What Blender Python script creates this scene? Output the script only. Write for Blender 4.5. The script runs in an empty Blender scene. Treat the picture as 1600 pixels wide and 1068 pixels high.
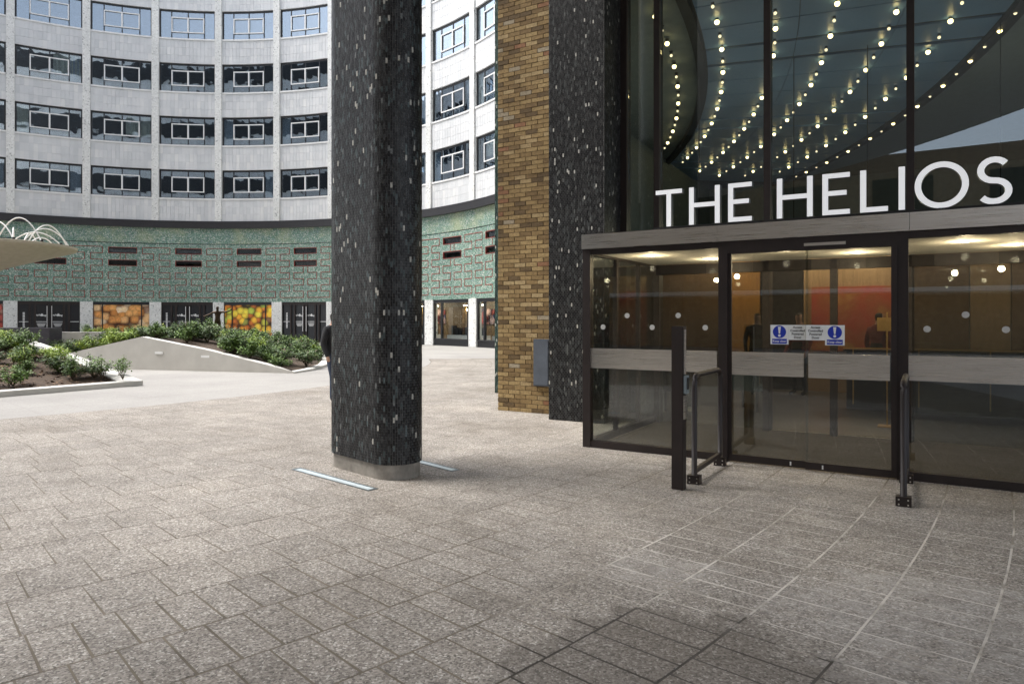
import bpy, bmesh, math, random
from math import radians as R_, sin, cos, pi, sqrt, atan2, hypot
from mathutils import Vector, Matrix
random.seed(7)
S = bpy.context.scene
COL = S.collection

# ------------------------------------------------------------------ camera, sky, sun, exposure
cam_d = bpy.data.cameras.new('camera'); cam = bpy.data.objects.new('camera', cam_d); COL.objects.link(cam)
cam.location = (0, 0, 1.6); cam.rotation_euler = (R_(90), 0, 0)
cam_d.sensor_width = 36; cam_d.lens = 1076 / 1600 * 36; cam_d.shift_y = -36 / 1600
cam_d.clip_start = 0.05; cam_d.clip_end = 2000
S.camera = cam
SUN_DIR = Vector((-0.50, 0.02, 0.86)).normalized()
elev = math.asin(SUN_DIR.z); azim = atan2(SUN_DIR.x, SUN_DIR.y)
w = bpy.data.worlds.new('World'); S.world = w; w.use_nodes = True
wn = w.node_tree.nodes; wl = w.node_tree.links
sky = wn.new('ShaderNodeTexSky'); sky.sky_type = 'NISHITA'; sky.sun_disc = False
sky.sun_elevation = elev; sky.sun_rotation = azim
sky.air_density = 1.0; sky.dust_density = 3.0; sky.ozone_density = 1.0
hs = wn.new('ShaderNodeHueSaturation'); hs.inputs['Saturation'].default_value = 0.42
wl.new(sky.outputs[0], hs.inputs['Color']); wl.new(hs.outputs[0], wn['Background'].inputs['Color'])
wn['Background'].inputs['Strength'].default_value = 0.15
sd = bpy.data.lights.new('sun', 'SUN'); sd.energy = 1.5; sd.angle = R_(32); sd.color = (1, .97, .93)
so = bpy.data.objects.new('sun', sd); COL.objects.link(so)
so.rotation_euler = SUN_DIR.to_track_quat('Z', 'Y').to_euler()
so.location = (-20, 0, 40)
S.view_settings.view_transform = 'Standard'; S.view_settings.look = 'None'
S.view_settings.exposure = 1.33; S.view_settings.gamma = 1.0
S.cycles.use_denoising = True
S.cycles.max_bounces = 8; S.cycles.transparent_max_bounces = 16
S.cycles.sample_clamp_indirect = 6

# ------------------------------------------------------------------ geometry of the place
F = 1076.0
PHI = R_(-30.95)                       # direction of the entrance front
U = Vector((cos(PHI), sin(PHI), 0)); N = Vector((-sin(PHI), cos(PHI), 0))
C = Vector((-19.72, 25.66, 0)); RF = 22.23; BAY = R_(10.727); TH0 = R_(123.93)   # ring courtyard
CP = Vector((-20.9, 23.7, 0))          # paving arcs
CC = Vector((-24.6, 24.1, 0))          # lobby ceiling arcs
def W(s, n, z=0): return U * s + N * n + Vector((0, 0, z))
def s_at(px, n):
    k = (px - 800) / F
    return n * (cos(PHI) * k + sin(PHI)) / (cos(PHI) - sin(PHI) * k)

# ------------------------------------------------------------------ materials
MATS = {}
class NT:
    def __init__(s, name):
        s.m = bpy.data.materials.new(name); s.m.use_nodes = True
        s.n = s.m.node_tree.nodes; s.l = s.m.node_tree.links
        s.b = s.n['Principled BSDF']; s.out = s.n['Material Output']; MATS[name] = s.m
    def new(s, t, **kw):
        nd = s.n.new(t)
        for k, v in kw.items():
            if k in nd.inputs.keys() if hasattr(nd.inputs, 'keys') else False: nd.inputs[k].default_value = v
            else: setattr(nd, k, v)
        return nd
    def link(s, a, b): s.l.new(a, b)
    def coord(s, kind='Object'):
        return s.new('ShaderNodeTexCoord').outputs[kind]
    def pos(s): return s.new('ShaderNodeNewGeometry').outputs['Position']
    def noise(s, vec, scale, detail=3, rough=.55):
        n = s.new('ShaderNodeTexNoise'); n.inputs['Scale'].default_value = scale
        n.inputs['Detail'].default_value = detail; n.inputs['Roughness'].default_value = rough
        s.link(vec, n.inputs['Vector']); return n.outputs['Fac']
    def ramp(s, fac, stops, interp='LINEAR'):
        r = s.new('ShaderNodeValToRGB'); e = r.color_ramp.elements; r.color_ramp.interpolation = interp
        while len(e) < len(stops): e.new(0.5)
        for i, (p, c) in enumerate(stops):
            e[i].position = p; e[i].color = (*c, 1) if len(c) == 3 else c
        s.link(fac, r.inputs['Fac']); return r.outputs['Color']
    def mix(s, fac, a, b, mode='MIX'):
        m = s.new('ShaderNodeMix'); m.data_type = 'RGBA'; m.blend_type = mode
        for sock, v in ((m.inputs[0], fac), (m.inputs[6], a), (m.inputs[7], b)):
            if isinstance(v, (int, float)): sock.default_value = v
            elif isinstance(v, tuple): sock.default_value = (*v, 1) if len(v) == 3 else v
            else: s.link(v, sock)
        return m.outputs[2]
    def math(s, op, a, b=None):
        m = s.new('ShaderNodeMath'); m.operation = op
        for i, v in enumerate((a, b)):
            if v is None: continue
            if isinstance(v, (int, float)): m.inputs[i].default_value = v
            else: s.link(v, m.inputs[i])
        return m.outputs[0]
    def rand(s):
        a = s.new('ShaderNodeNewGeometry').outputs['Random Per Island']
        b = s.new('ShaderNodeObjectInfo').outputs['Random']
        return s.math('FRACT', s.math('ADD', a, b))
    def col(s, c):
        if isinstance(c, tuple): s.b.inputs['Base Color'].default_value = (*c, 1)
        else: s.link(c, s.b.inputs['Base Color'])
    def rough(s, v):
        if isinstance(v, (int, float)): s.b.inputs['Roughness'].default_value = v
        else: s.link(v, s.b.inputs['Roughness'])
    def metal(s, v): s.b.inputs['Metallic'].default_value = v
    def bump(s, h, strength=.3, dist=.01):
        b = s.new('ShaderNodeBump'); b.inputs['Strength'].default_value = strength
        b.inputs['Distance'].default_value = dist; s.link(h, b.inputs['Height'])
        s.link(b.outputs[0], s.b.inputs['Normal'])

def plain(name, c, rough=.6, metal=0, var=.12, scale=6, bump=0):
    t = NT(name); p = t.coord('Object'); f = t.noise(p, scale, 4)
    dark = tuple(x * (1 - var) for x in c); lite = tuple(min(1, x * (1 + var)) for x in c)
    t.col(t.ramp(f, [(.3, dark), (.7, lite)])); t.rough(rough); t.metal(metal)
    if bump: t.bump(t.noise(p, scale * 12, 3), bump, .004)
    return t.m
def emit(name, c, k):
    t = NT(name); t.b.inputs['Emission Color'].default_value = (*c, 1); t.b.inputs['Emission Strength'].default_value = k
    t.col(c); return t.m
def glass(name, tint, base, power=4.0, wav=0, gl=(.9, .95, 1)):
    t = NT(name); t.n.remove(t.b)
    tr = t.new('ShaderNodeBsdfTransparent'); tr.inputs[0].default_value = (*tint, 1)
    g = t.new('ShaderNodeBsdfGlossy'); g.inputs['Roughness'].default_value = 0.0 if not wav else .015
    g.inputs['Color'].default_value = (*gl, 1)
    lw = t.new('ShaderNodeLayerWeight'); lw.inputs['Blend'].default_value = .5
    f = t.math('ADD', t.math('MULTIPLY', t.math('POWER', lw.outputs['Facing'], power), 1 - base), base)
    if wav:
        b = t.new('ShaderNodeBump'); b.inputs['Strength'].default_value = wav; b.inputs['Distance'].default_value = .05
        t.link(t.noise(t.pos(), 1.3, 1), b.inputs['Height']); t.link(b.outputs[0], g.inputs['Normal'])
    m = t.new('ShaderNodeMixShader'); t.link(f, m.inputs[0]); t.link(tr.outputs[0], m.inputs[1]); t.link(g.outputs[0], m.inputs[2])
    t.link(m.outputs[0], t.out.inputs['Surface']); return t.m

# paving granite: aggregate speckle, tone per slab, stains with their own outline
def paving(name, light, joint=False):
    t = NT(name); p = t.pos()
    sp = t.noise(p, 110, 2, .7); sp2 = t.noise(p, 48, 3, .75); big = t.noise(p, .55, 4, .6); mid = t.noise(p, 3.0, 4, .65)
    if joint:
        base = t.ramp(mid, [(.3, (.10, .082, .06)), (.7, (.21, .178, .135))])
    else:
        base = t.ramp(sp, [(.30, (.12, .108, .098)), (.45, (.28, .262, .243)), (.58, (.40, .38, .358)), (.72, (.66, .64, .615))])
        base = t.mix(.55, base, t.ramp(sp2, [(.28, (.13, .118, .107)), (.5, (.34, .315, .29)), (.72, (.60, .57, .54))]))
        vo = t.new('ShaderNodeTexVoronoi'); vo.inputs['Scale'].default_value = 95; t.link(p, vo.inputs['Vector'])
        vs = t.new('ShaderNodeSeparateColor'); t.link(vo.outputs['Color'], vs.inputs[0])
        chips = t.ramp(vs.outputs[0], [(0, (.07, .062, .055)), (.14, (.20, .18, .16)), (.38, (.33, .305, .275)), (.62, (.42, .39, .355)), (.82, (.55, .52, .485)), (.94, (.80, .78, .75))], 'CONSTANT')
        base = t.mix(.6, base, chips)
        base = t.mix(1.0, base, t.ramp(t.rand(), [(0, (.90, .895, .89)), (.5, (.98, .975, .97)), (1, (1.05, 1.045, 1.04))]), 'MULTIPLY')
        base = t.mix(1.0, base, t.ramp(big, [(.3, (.80, .78, .75)), (.5, (1, 1, 1)), (.72, (1.18, 1.17, 1.15))]), 'MULTIPLY')
        base = t.mix(1.0, base, t.ramp(mid, [(.3, (.84, .83, .81)), (.6, (1.05, 1.05, 1.04))]), 'MULTIPLY')
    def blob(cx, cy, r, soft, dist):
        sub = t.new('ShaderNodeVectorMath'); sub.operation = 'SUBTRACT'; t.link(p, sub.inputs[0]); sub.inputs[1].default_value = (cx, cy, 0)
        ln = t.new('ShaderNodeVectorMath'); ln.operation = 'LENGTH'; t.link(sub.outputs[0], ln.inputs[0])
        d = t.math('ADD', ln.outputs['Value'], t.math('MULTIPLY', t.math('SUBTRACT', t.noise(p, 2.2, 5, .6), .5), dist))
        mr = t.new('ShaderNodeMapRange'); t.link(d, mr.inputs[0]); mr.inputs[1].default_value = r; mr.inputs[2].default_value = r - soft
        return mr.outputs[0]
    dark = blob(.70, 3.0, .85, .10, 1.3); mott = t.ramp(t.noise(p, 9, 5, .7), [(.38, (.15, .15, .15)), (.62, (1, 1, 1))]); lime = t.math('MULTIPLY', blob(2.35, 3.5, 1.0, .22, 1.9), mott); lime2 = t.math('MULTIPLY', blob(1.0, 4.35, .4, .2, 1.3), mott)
    if joint:
        jl = t.math('MULTIPLY', blob(2.5, 4.3, 2.7, 1.1, 1.5), t.ramp(t.noise(p, 3.5, 4, .6), [(.35, (.25, .25, .25)), (.55, (1, 1, 1))]))
        base = t.mix(t.math('MULTIPLY', jl, .9), base, (.66, .62, .56))
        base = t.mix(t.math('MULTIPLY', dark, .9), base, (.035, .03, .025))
    else:
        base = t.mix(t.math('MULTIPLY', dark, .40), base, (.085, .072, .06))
        base = t.mix(t.math('MULTIPLY', t.math('MAXIMUM', lime, lime2), .38), base, (.62, .60, .58))
    if not joint: base = t.mix(1.0, base, (.90, .885, .865), 'MULTIPLY')
    if light != 1: base = t.mix(1.0, base, (light, light, light), 'MULTIPLY')
    t.col(base); t.rough(.72); t.b.inputs['Specular IOR Level'].default_value = .3
    t.bump(sp, .35, .003)
    return t.m
paving('paving', 1.0); paving('joint', 1.0, True)

def courtyard():
    t = NT('courtyard'); p = t.pos()
    sub = t.new('ShaderNodeVectorMath'); sub.operation = 'SUBTRACT'; t.link(p, sub.inputs[0]); sub.inputs[1].default_value = tuple(CP)
    ln = t.new('ShaderNodeVectorMath'); ln.operation = 'LENGTH'; t.link(sub.outputs[0], ln.inputs[0])
    r = ln.outputs['Value']
    ring = t.math('LESS_THAN', t.math('FRACT', t.math('DIVIDE', r, 1.65)), .012)
    sep = t.new('ShaderNodeSeparateXYZ'); t.link(sub.outputs[0], sep.inputs[0])
    ang = t.math('ARCTAN2', sep.outputs[1], sep.outputs[0])
    rad = t.math('LESS_THAN', t.math('FRACT', t.math('MULTIPLY', ang, 24)), .010)
    base = t.ramp(t.noise(p, 40, 3, .7), [(.3, (.27, .256, .238)), (.7, (.40, .384, .362))])
    base = t.mix(1.0, base, t.ramp(t.noise(p, .4, 4), [(.3, (.86, .86, .86)), (.7, (1.08, 1.08, 1.08))]), 'MULTIPLY')
    base = t.mix(t.math('MULTIPLY', t.math('MAXIMUM', ring, rad), .6), base, (.16, .15, .14))
    t.col(base); t.rough(.75); return t.m
courtyard()

def mosaic(name, stops, rough=.30):
    t = NT(name); r = t.rand(); t.col(t.ramp(r, stops, 'CONSTANT'))
    t.rough(t.ramp(t.noise(t.pos(), 30, 2), [(.3, (rough,) * 3), (.7, (rough + .25,) * 3)])); t.b.inputs['Specular IOR Level'].default_value = .28; return t.m
mosaic('mosaic_black', [(0, (.012, .012, .013)), (.22, (.018, .018, .020)), (.42, (.026, .027, .029)), (.60, (.036, .038, .040)), (.74, (.050, .053, .055)),
                        (.88, (.055, .072, .074)), (.945, (.085, .11, .115)), (.972, (.15, .16, .16)), (.984, (.46, .45, .41))])
mosaic('mosaic_pier', [(0, (.012, .012, .013)), (.25, (.02, .02, .021)), (.5, (.03, .03, .031)), (.72, (.045, .046, .046)), (.86, (.06, .065, .065)), (.96, (.12, .125, .12)), (.984, (.48, .47, .43))])
mosaic('mosaic_green', [(0, (.02, .04, .035)), (.3, (.03, .065, .055)), (.6, (.05, .09, .078)), (.85, (.08, .13, .115)), (.96, (.4, .42, .38))])
t = NT('tile_spandrel'); r = t.rand()
t.col(t.mix(1.0, t.ramp(r, [(0, (.63, .645, .655)), (.5, (.68, .69, .70)), (.9, (.72, .725, .73)), (1, (.76, .76, .75))]),
            t.ramp(t.noise(t.pos(), .7, 4), [(.3, (.90, .90, .90)), (.7, (1.04, 1.04, 1.03))]), 'MULTIPLY')); t.rough(.55)
def speck(name, stops, scale, stain=None, rough=.5):
    t = NT(name); p = t.pos(); v = t.new('ShaderNodeTexVoronoi'); v.inputs['Scale'].default_value = scale; t.link(p, v.inputs['Vector'])
    sx = t.new('ShaderNodeSeparateColor'); t.link(v.outputs['Color'], sx.inputs[0])
    c = t.ramp(sx.outputs[0], stops, 'CONSTANT')
    c = t.mix(1.0, c, t.ramp(t.noise(p, .5, 4), [(.3, (.86, .87, .86)), (.7, (1.08, 1.08, 1.06))]), 'MULTIPLY')
    if stain: c = t.mix(t.ramp(t.noise(p, .8, 4), [(.45, (0, 0, 0)), (.7, (.5, .5, .5))]), c, stain)
    t.col(c); t.rough(rough); return t.m
GREEN = [(0, (.09, .18, .14)), (.22, (.15, .27, .21)), (.45, (.20, .33, .265)), (.62, (.28, .36, .31)), (.74, (.42, .47, .415)), (.84, (.22, .29, .31)), (.93, (.58, .59, .52))]
speck('mosaic_sea_green', GREEN, 20)
speck('mosaic_sea_green_top', GREEN, 20, (.42, .44, .24))
speck('white_mosaic', [(0, (.74, .74, .72)), (.45, (.82, .82, .81)), (.82, (.66, .66, .65)), (.96, (.42, .42, .42))], 16)
plain('red_line', (.25, .045, .035), .6)
plain('cornice', (.028, .027, .030), .4)
plain('frame_black', (.016, .017, .020), .4)
plain('white_paint', (.80, .80, .79), .4, var=.04)
plain('dark_bronze', (.020, .013, .012), .5, var=.2)
plain('concrete_plinth', (.27, .25, .22), .8, var=.3, scale=9, bump=.4)
plain('white_concrete', (.62, .60, .56), .8, var=.07, scale=3, bump=.1)
plain('planter_face', (.52, .50, .46), .8, var=.08, scale=2, bump=.1)
plain('soil', (.08, .055, .038), .95, var=.4, scale=14, bump=.6)
plain('mulch', (.21, .135, .085), .9, var=.5, scale=9)
plain('purple_stone', (.040, .036, .048), .5, var=.2)
plain('soffit_white', (.66, .66, .65), .7, var=.03)
plain('interior_dark', (.045, .046, .048), .8)
plain('curtain_cream', (.80, .79, .66), .9); plain('curtain_blue', (.55, .62, .68), .9)
plain('shop_dark', (.012, .014, .019), .3)
plain('disc_stone', (.43, .37, .29), .8, var=.08, scale=5)
plain('bronze', (.055, .036, .024), .38, .75, var=.3, scale=20)
plain('light_glass', (.62, .70, .73), .25, var=.05)
plain('steel_frame', (.20, .23, .24), .4, .7)
plain('panel_blue_grey', (.085, .10, .125), .55, var=.15)
plain('mat_floor', (.05, .041, .034), .95, var=.25, scale=60, bump=.5)
plain('lobby_floor', (.06, .052, .044), .35, var=.2)
plain('plaster_grey', (.20, .24, .26), .7, var=.1)
plain('ceiling_panel', (.15, .27, .48), .38, .0, var=.12, scale=1.2)
plain('grout', (.17, .17, .165), .9, var=.25, scale=8)
plain('slot_dark', (.01, .011, .012), .6)
plain('porch_ceiling', (.86, .83, .76), .7, var=.03)
plain('teal_cloth', (.05, .12, .15), .9); plain('brass', (.62, .40, .14), .35, .9)
plain('counter_dark', (.022, .02, .019), .3)
plain('sign_white', (.80, .82, .83), .5, var=.02); plain('sign_blue', (.010, .035, .42), .5, var=.05); plain('sign_ink', (.015, .015, .02), .6)
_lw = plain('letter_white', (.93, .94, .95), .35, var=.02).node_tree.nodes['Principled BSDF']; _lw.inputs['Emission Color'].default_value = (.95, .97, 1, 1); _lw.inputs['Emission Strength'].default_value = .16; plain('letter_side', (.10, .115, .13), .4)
plain('dot_grey', (.55, .55, .53), .7)
for nm, c in (('cloth_black', (.014, .015, .018)), ('cloth_navy', (.025, .032, .055)), ('cloth_grey', (.16, .165, .17)), ('cloth_maroon', (.14, .03, .03)),
              ('skin', (.42, .26, .19)), ('hair_dark', (.018, .013, .011)), ('shoe_dark', (.02, .018, .017)), ('cloth_denim', (.04, .055, .09))): plain(nm, c, .85, var=.2, scale=14)
def wood(name, a, b):
    t = NT(name); m = t.new('ShaderNodeMapping'); m.inputs['Scale'].default_value = (14, 14, .9); t.link(t.coord('Object'), m.inputs['Vector'])
    t.col(t.ramp(t.noise(m.outputs[0], 1.6, 5, .6), [(.3, a), (.7, b)])); t.rough(.5)
wood('wood_orange', (.34, .15, .035), (.52, .26, .07)); wood('wood_brown', (.085, .05, .026), (.15, .09, .048)); wood('wood_tan', (.20, .13, .07), (.30, .20, .11))
t = NT('artwork'); c = t.coord('Object'); t.col(t.ramp(t.noise(c, 1.6, 4), [(.3, (.34, .22, .06)), (.45, (.26, .08, .035)), (.6, (.30, .05, .03)), (.75, (.14, .045, .03))])); t.rough(.6)
def steel():
    t = NT('brushed_steel'); m = t.new('ShaderNodeMapping'); m.inputs['Scale'].default_value = (.6, .6, 60); t.link(t.coord('Object'), m.inputs['Vector'])
    f = t.noise(m.outputs[0], 3, 4); t.col(t.ramp(f, [(.3, (.74, .71, .67)), (.7, (.86, .84, .80))])); t.metal(.95)
    t.rough(t.ramp(f, [(.3, (.24,) * 3), (.7, (.36,) * 3)]))
steel()
# brick: tone per brick
t = NT('brick'); r = t.rand(); p = t.coord('Object')
bc = t.ramp(r, [(0, (.13, .085, .038)), (.10, (.20, .13, .055)), (.28, (.26, .175, .075)), (.5, (.31, .215, .095)), (.70, (.35, .25, .115)), (.87, (.39, .29, .15)), (.955, (.27, .135, .07)), (.98, (.34, .29, .21))], 'CONSTANT')
bc = t.mix(1.0, bc, t.ramp(t.noise(t.pos(), 26, 5, .7), [(.28, (.55, .53, .5)), (.5, (.95, .94, .92)), (.72, (1.2, 1.2, 1.18))]), 'MULTIPLY')
bc = t.mix(1.0, bc, t.ramp(t.noise(t.pos(), .8, 3), [(.35, (.72, .70, .66)), (.6, (1, 1, 1))]), 'MULTIPLY')
t.col(bc); t.rough(.88); t.bump(t.noise(t.pos(), 60, 4, .7), .5, .004)
plain('mortar', (.13, .095, .055), .95, var=.3, scale=20)
plain('brick_far', (.36, .27, .18), .9, var=.2, scale=4)
# leaves
def leaf(name, stops):
    t = NT(name); t.col(t.ramp(t.rand(), stops)); t.rough(.5); t.b.inputs['Specular IOR Level'].default_value = .35
    t.b.inputs['Subsurface Weight'].default_value = 0
leaf('leaf_dark', [(0, (.03, .055, .018)), (.5, (.075, .135, .04)), (.85, (.13, .19, .06)), (1, (.15, .09, .06))])
leaf('leaf_mid', [(0, (.05, .09, .025)), (.6, (.13, .22, .05)), (1, (.22, .32, .08))])
leaf('leaf_lime', [(0, (.14, .22, .03)), (.6, (.30, .42, .05)), (1, (.45, .52, .10))])
plain('stem', (.07, .05, .03), .9)
# prints on the shop windows
def print_food(name, stops, scale, bg):
    t = NT(name); v = t.new('ShaderNodeTexVoronoi'); v.distance = bg or 'EUCLIDEAN'; [setattr(i_, 'default_value', 3.2) for i_ in v.inputs if i_.name == 'Exponent']; v.inputs['Scale'].default_value = scale; v.inputs['Randomness'].default_value = .75
    t.link(t.coord('Object'), v.inputs['Vector'])
    sx = t.new('ShaderNodeSeparateColor'); t.link(v.outputs['Color'], sx.inputs[0])
    c = t.ramp(sx.outputs[0], stops)
    sh = t.ramp(v.outputs['Distance'], [(.0, (1.4, 1.35, 1.25)), (.4, (1, 1, 1)), (.60, (.5, .42, .38)), (.76, (.08, .06, .06))])
    c = t.mix(1.0, c, sh, 'MULTIPLY'); c = t.mix(1.0, c, (1.35, 1.35, 1.35), 'MULTIPLY')
    c = t.mix(1.0, c, t.ramp(t.noise(t.coord('Object'), 9, 4), [(.3, (.75, .72, .7)), (.7, (1.15, 1.15, 1.1))]), 'MULTIPLY')
    t.col(c); t.rough(.35)
print_food('print_bread', [(0, (.50, .20, .05)), (.4, (.62, .32, .11)), (.7, (.70, .48, .26)), (.9, (.72, .60, .45)), (1, (.25, .10, .05))], 2.3, 'MINKOWSKI')
print_food('print_fruit', [(0, (.70, .20, .03)), (.3, (.75, .33, .03)), (.55, (.72, .48, .04)), (.8, (.62, .55, .06)), (.93, (.30, .42, .06)), (1, (.20, .07, .05))], 2.4, None)
print_food('print_meat', [(0, (.30, .04, .03)), (.4, (.45, .10, .08)), (.7, (.55, .35, .28)), (1, (.03, .05, .12))], 2.2, None)
glass('glass_porch', (.80, .81, .78), .10)
glass('glass_front', (.70, .78, .80), .10)
glass('glass_window', (.74, .79, .82), .26, 3.0, .10, (.80, .90, 1.0))
glass('glass_shop', (.75, .78, .78), .06)
emit('bulb_glow', (1, .66, .26), 7); emit('bulb_dim', (1, .72, .40), 1.3); emit('downlight_glow', (1, .86, .62), 12); emit('strip_glow', (1, .93, .8), 16); emit('shop_lamp', (1, .7, .25), 40)

# ------------------------------------------------------------------ mesh helpers
def finish(bm, name, mats, parent=None, smooth=False):
    me = bpy.data.meshes.new(name); bm.normal_update(); bm.to_mesh(me); bm.free()
    return link_mesh(me, name, mats, parent, smooth)
def link_mesh(me, name, mats, parent=None, smooth=False):
    if isinstance(mats, str): mats = [mats]
    for m in mats: me.materials.append(MATS[m])
    if smooth:
        for p in me.polygons: p.use_smooth = True
    o = bpy.data.objects.new(name, me); COL.objects.link(o)
    if parent: o.parent = parent
    return o
def tag(o, label=None, cat=None, group=None, kind=None):
    if label: o['label'] = label
    if cat: o['category'] = cat
    if group: o['group'] = group
    if kind: o['kind'] = kind
    return o
def thing(name, label, cat, loc=(0, 0, 0), rz=0, group=None):
    o = bpy.data.objects.new(name, None); COL.objects.link(o); o.empty_display_size = .2
    o.location = loc; o.rotation_euler = (0, 0, rz); return tag(o, label, cat, group)
def copy_obj(o, parent=None):
    c = o.copy(); COL.objects.link(c)
    if parent: c.parent = parent
    return c
def copy_tree(o, parent=None):
    c = copy_obj(o, parent)
    for ch in o.children: copy_tree(ch, c)
    return c
def B(bm, x0, x1, y0, y1, z0, z1, mi=0):
    v = [bm.verts.new(p) for p in ((x0, y0, z0), (x1, y0, z0), (x1, y1, z0), (x0, y1, z0), (x0, y0, z1), (x1, y0, z1), (x1, y1, z1), (x0, y1, z1))]
    for q in ((0, 3, 2, 1), (4, 5, 6, 7), (0, 1, 5, 4), (1, 2, 6, 5), (2, 3, 7, 6), (3, 0, 4, 7)):
        f = bm.faces.new([v[i] for i in q]); f.material_index = mi
    return v
def box(name, mat, parent, *a, bev=0):
    bm = bmesh.new(); B(bm, *a)
    if bev: bmesh.ops.bevel(bm, geom=bm.edges[:], offset=bev, segments=2, affect='EDGES')
    return finish(bm, name, mat, parent)
def PB(bm, r0, r1, a0, a1, z0, z1, seg=6, mi=0):
    """curved box round the origin, r0 the courtyard side"""
    rows = []
    for i in range(seg + 1):
        a = a0 + (a1 - a0) * i / seg; c, s = cos(a), sin(a)
        rows.append([bm.verts.new((r * c, r * s, z)) for r, z in ((r0, z0), (r0, z1), (r1, z1), (r1, z0))])
    fs = []
    for i in range(seg):
        a, b = rows[i], rows[i + 1]
        for j in range(4):
            k = (j + 1) % 4; fs.append(bm.faces.new((a[j], a[k], b[k], b[j])))
    fs.append(bm.faces.new(rows[0][::-1])); fs.append(bm.faces.new(rows[-1]))
    for f in fs: f.material_index = mi
def tube(bm, pts, rad, seg=8, mi=0, cap=True):
    rings = []; n = len(pts); pts = [Vector(p) for p in pts]
    for i, p in enumerate(pts):
        d = (pts[min(i + 1, n - 1)] - pts[max(i - 1, 0)]).normalized()
        up = Vector((0, 0, 1)) if abs(d.z) < .9 else Vector((1, 0, 0))
        a = d.cross(up).normalized(); b = d.cross(a).normalized(); r = rad[i] if isinstance(rad, (list, tuple)) else rad
        rings.append([bm.verts.new(p + a * (r * cos(2 * pi * k / seg)) + b * (r * sin(2 * pi * k / seg))) for k in range(seg)])
    for i in range(n - 1):
        for k in range(seg):
            f = bm.faces.new((rings[i][k], rings[i][(k + 1) % seg], rings[i + 1][(k + 1) % seg], rings[i + 1][k])); f.material_index = mi
    if cap:
        for rr in (rings[0], rings[-1][::-1]):
            f = bm.faces.new(rr); f.material_index = mi
def lathe(bm, prof, seg=32, mi=0):
    rings = [[bm.verts.new((r * cos(2 * pi * k / seg), r * sin(2 * pi * k / seg), z)) for k in range(seg)] for r, z in prof]
    for i in range(len(prof) - 1):
        for k in range(seg):
            f = bm.faces.new((rings[i][k], rings[i][(k + 1) % seg], rings[i + 1][(k + 1) % seg], rings[i + 1][k])); f.material_index = mi
    bm.faces.new(rings[0][::-1]); bm.faces.new(rings[-1])
def disc(bm, c, ax1, ax2, r, seg=16, mi=0, ry=None):
    c = Vector(c); ax1 = Vector(ax1); ax2 = Vector(ax2)
    f = bm.faces.new([bm.verts.new(c + ax1 * (r * cos(2 * pi * k / seg)) + ax2 * ((ry or r) * sin(2 * pi * k / seg))) for k in range(seg)]); f.material_index = mi
def text_into(bm, txt, size, M, mi=0, align='CENTER', offset=0.0, extrude=0.0):
    cu = bpy.data.curves.new('lettering', 'FONT'); cu.body = txt; cu.size = size; cu.align_x = align; cu.align_y = 'CENTER'
    cu.offset = offset; cu.resolution_u = 3; cu.extrude = extrude
    o = bpy.data.objects.new('lettering', cu); COL.objects.link(o)
    dg = bpy.context.evaluated_depsgraph_get(); me = bpy.data.meshes.new_from_object(o.evaluated_get(dg))
    n0 = len(bm.faces); nv = len(bm.verts)
    bm.from_mesh(me); bm.verts.ensure_lookup_table(); bm.faces.ensure_lookup_table()
    for v in bm.verts[nv:]: v.co = M @ v.co
    for f in bm.faces[n0:]: f.material_index = mi
    bpy.data.objects.remove(o); bpy.data.curves.remove(cu); bpy.data.meshes.remove(me)

# ------------------------------------------------------------------ ground and paving
g = bmesh.new(); B(g, -400, 400, -400, 400, -.5, -.012); tag(finish(g, 'ground', 'courtyard'), kind='structure')
bands = []
r = 18.0
while r < 27.2: bands.append((r, r + .55, .37, 'a')); r += .55
r0_ = r
while r < 33.2: bands.append((r, r + .50, .205, 'b')); r += .50
RMIN, RMAX = 18.0, r
bed = bmesh.new(); PB(bed, RMIN - .02, RMAX + .02, R_(-75), R_(12), -.05, -.0016, 80)
bedo = finish(bed, 'paving_bed', 'joint'); bedo.location = CP; tag(bedo, kind='structure')
slabs = []
for bi, (ra, rb, wd, kd) in enumerate(bands):
    rm = (ra + rb) / 2; dt = wd / rm; ph = random.random() * dt
    a = R_(-74) + ph
    while a < R_(11):
        x = CP.x + rm * cos(a + dt / 2); y = CP.y + rm * sin(a + dt / 2)
        if y > 1.2 and abs(x) < .85 * y + 2.5: slabs.append((hypot(x, y), bi, a, dt, x, y))
        a += dt
def slab_mesh(ra, rb, dt, gap=.0045):
    rm = (ra + rb) / 2; hr = (rb - ra) / 2 - gap; ht = rm * dt / 2 - gap
    e = .0025
    v = [(-hr, -ht, -.03), (hr, -ht, -.03), (hr, ht, -.03), (-hr, ht, -.03), (-hr, -ht, -e), (hr, -ht, -e), (hr, ht, -e), (-hr, ht, -e),
         (-hr + e, -ht + e, 0), (hr - e, -ht + e, 0), (hr - e, ht - e, 0), (-hr + e, ht - e, 0)]
    f = [(8, 9, 10, 11)] + [(4 + i, 4 + (i + 1) % 4, 8 + (i + 1) % 4, 8 + i) for i in range(4)] + [(i, (i + 1) % 4, 4 + (i + 1) % 4, 4 + i) for i in range(4)]
    return v, f
vis = sorted([q for q in slabs if q[5] > 2.6 and abs(q[4]) < .76 * q[5] + .1], key=lambda q: q[0])
near = set(id(q) for q in vis[:300])
pmesh = {}; FV, FF = [], []
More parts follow.
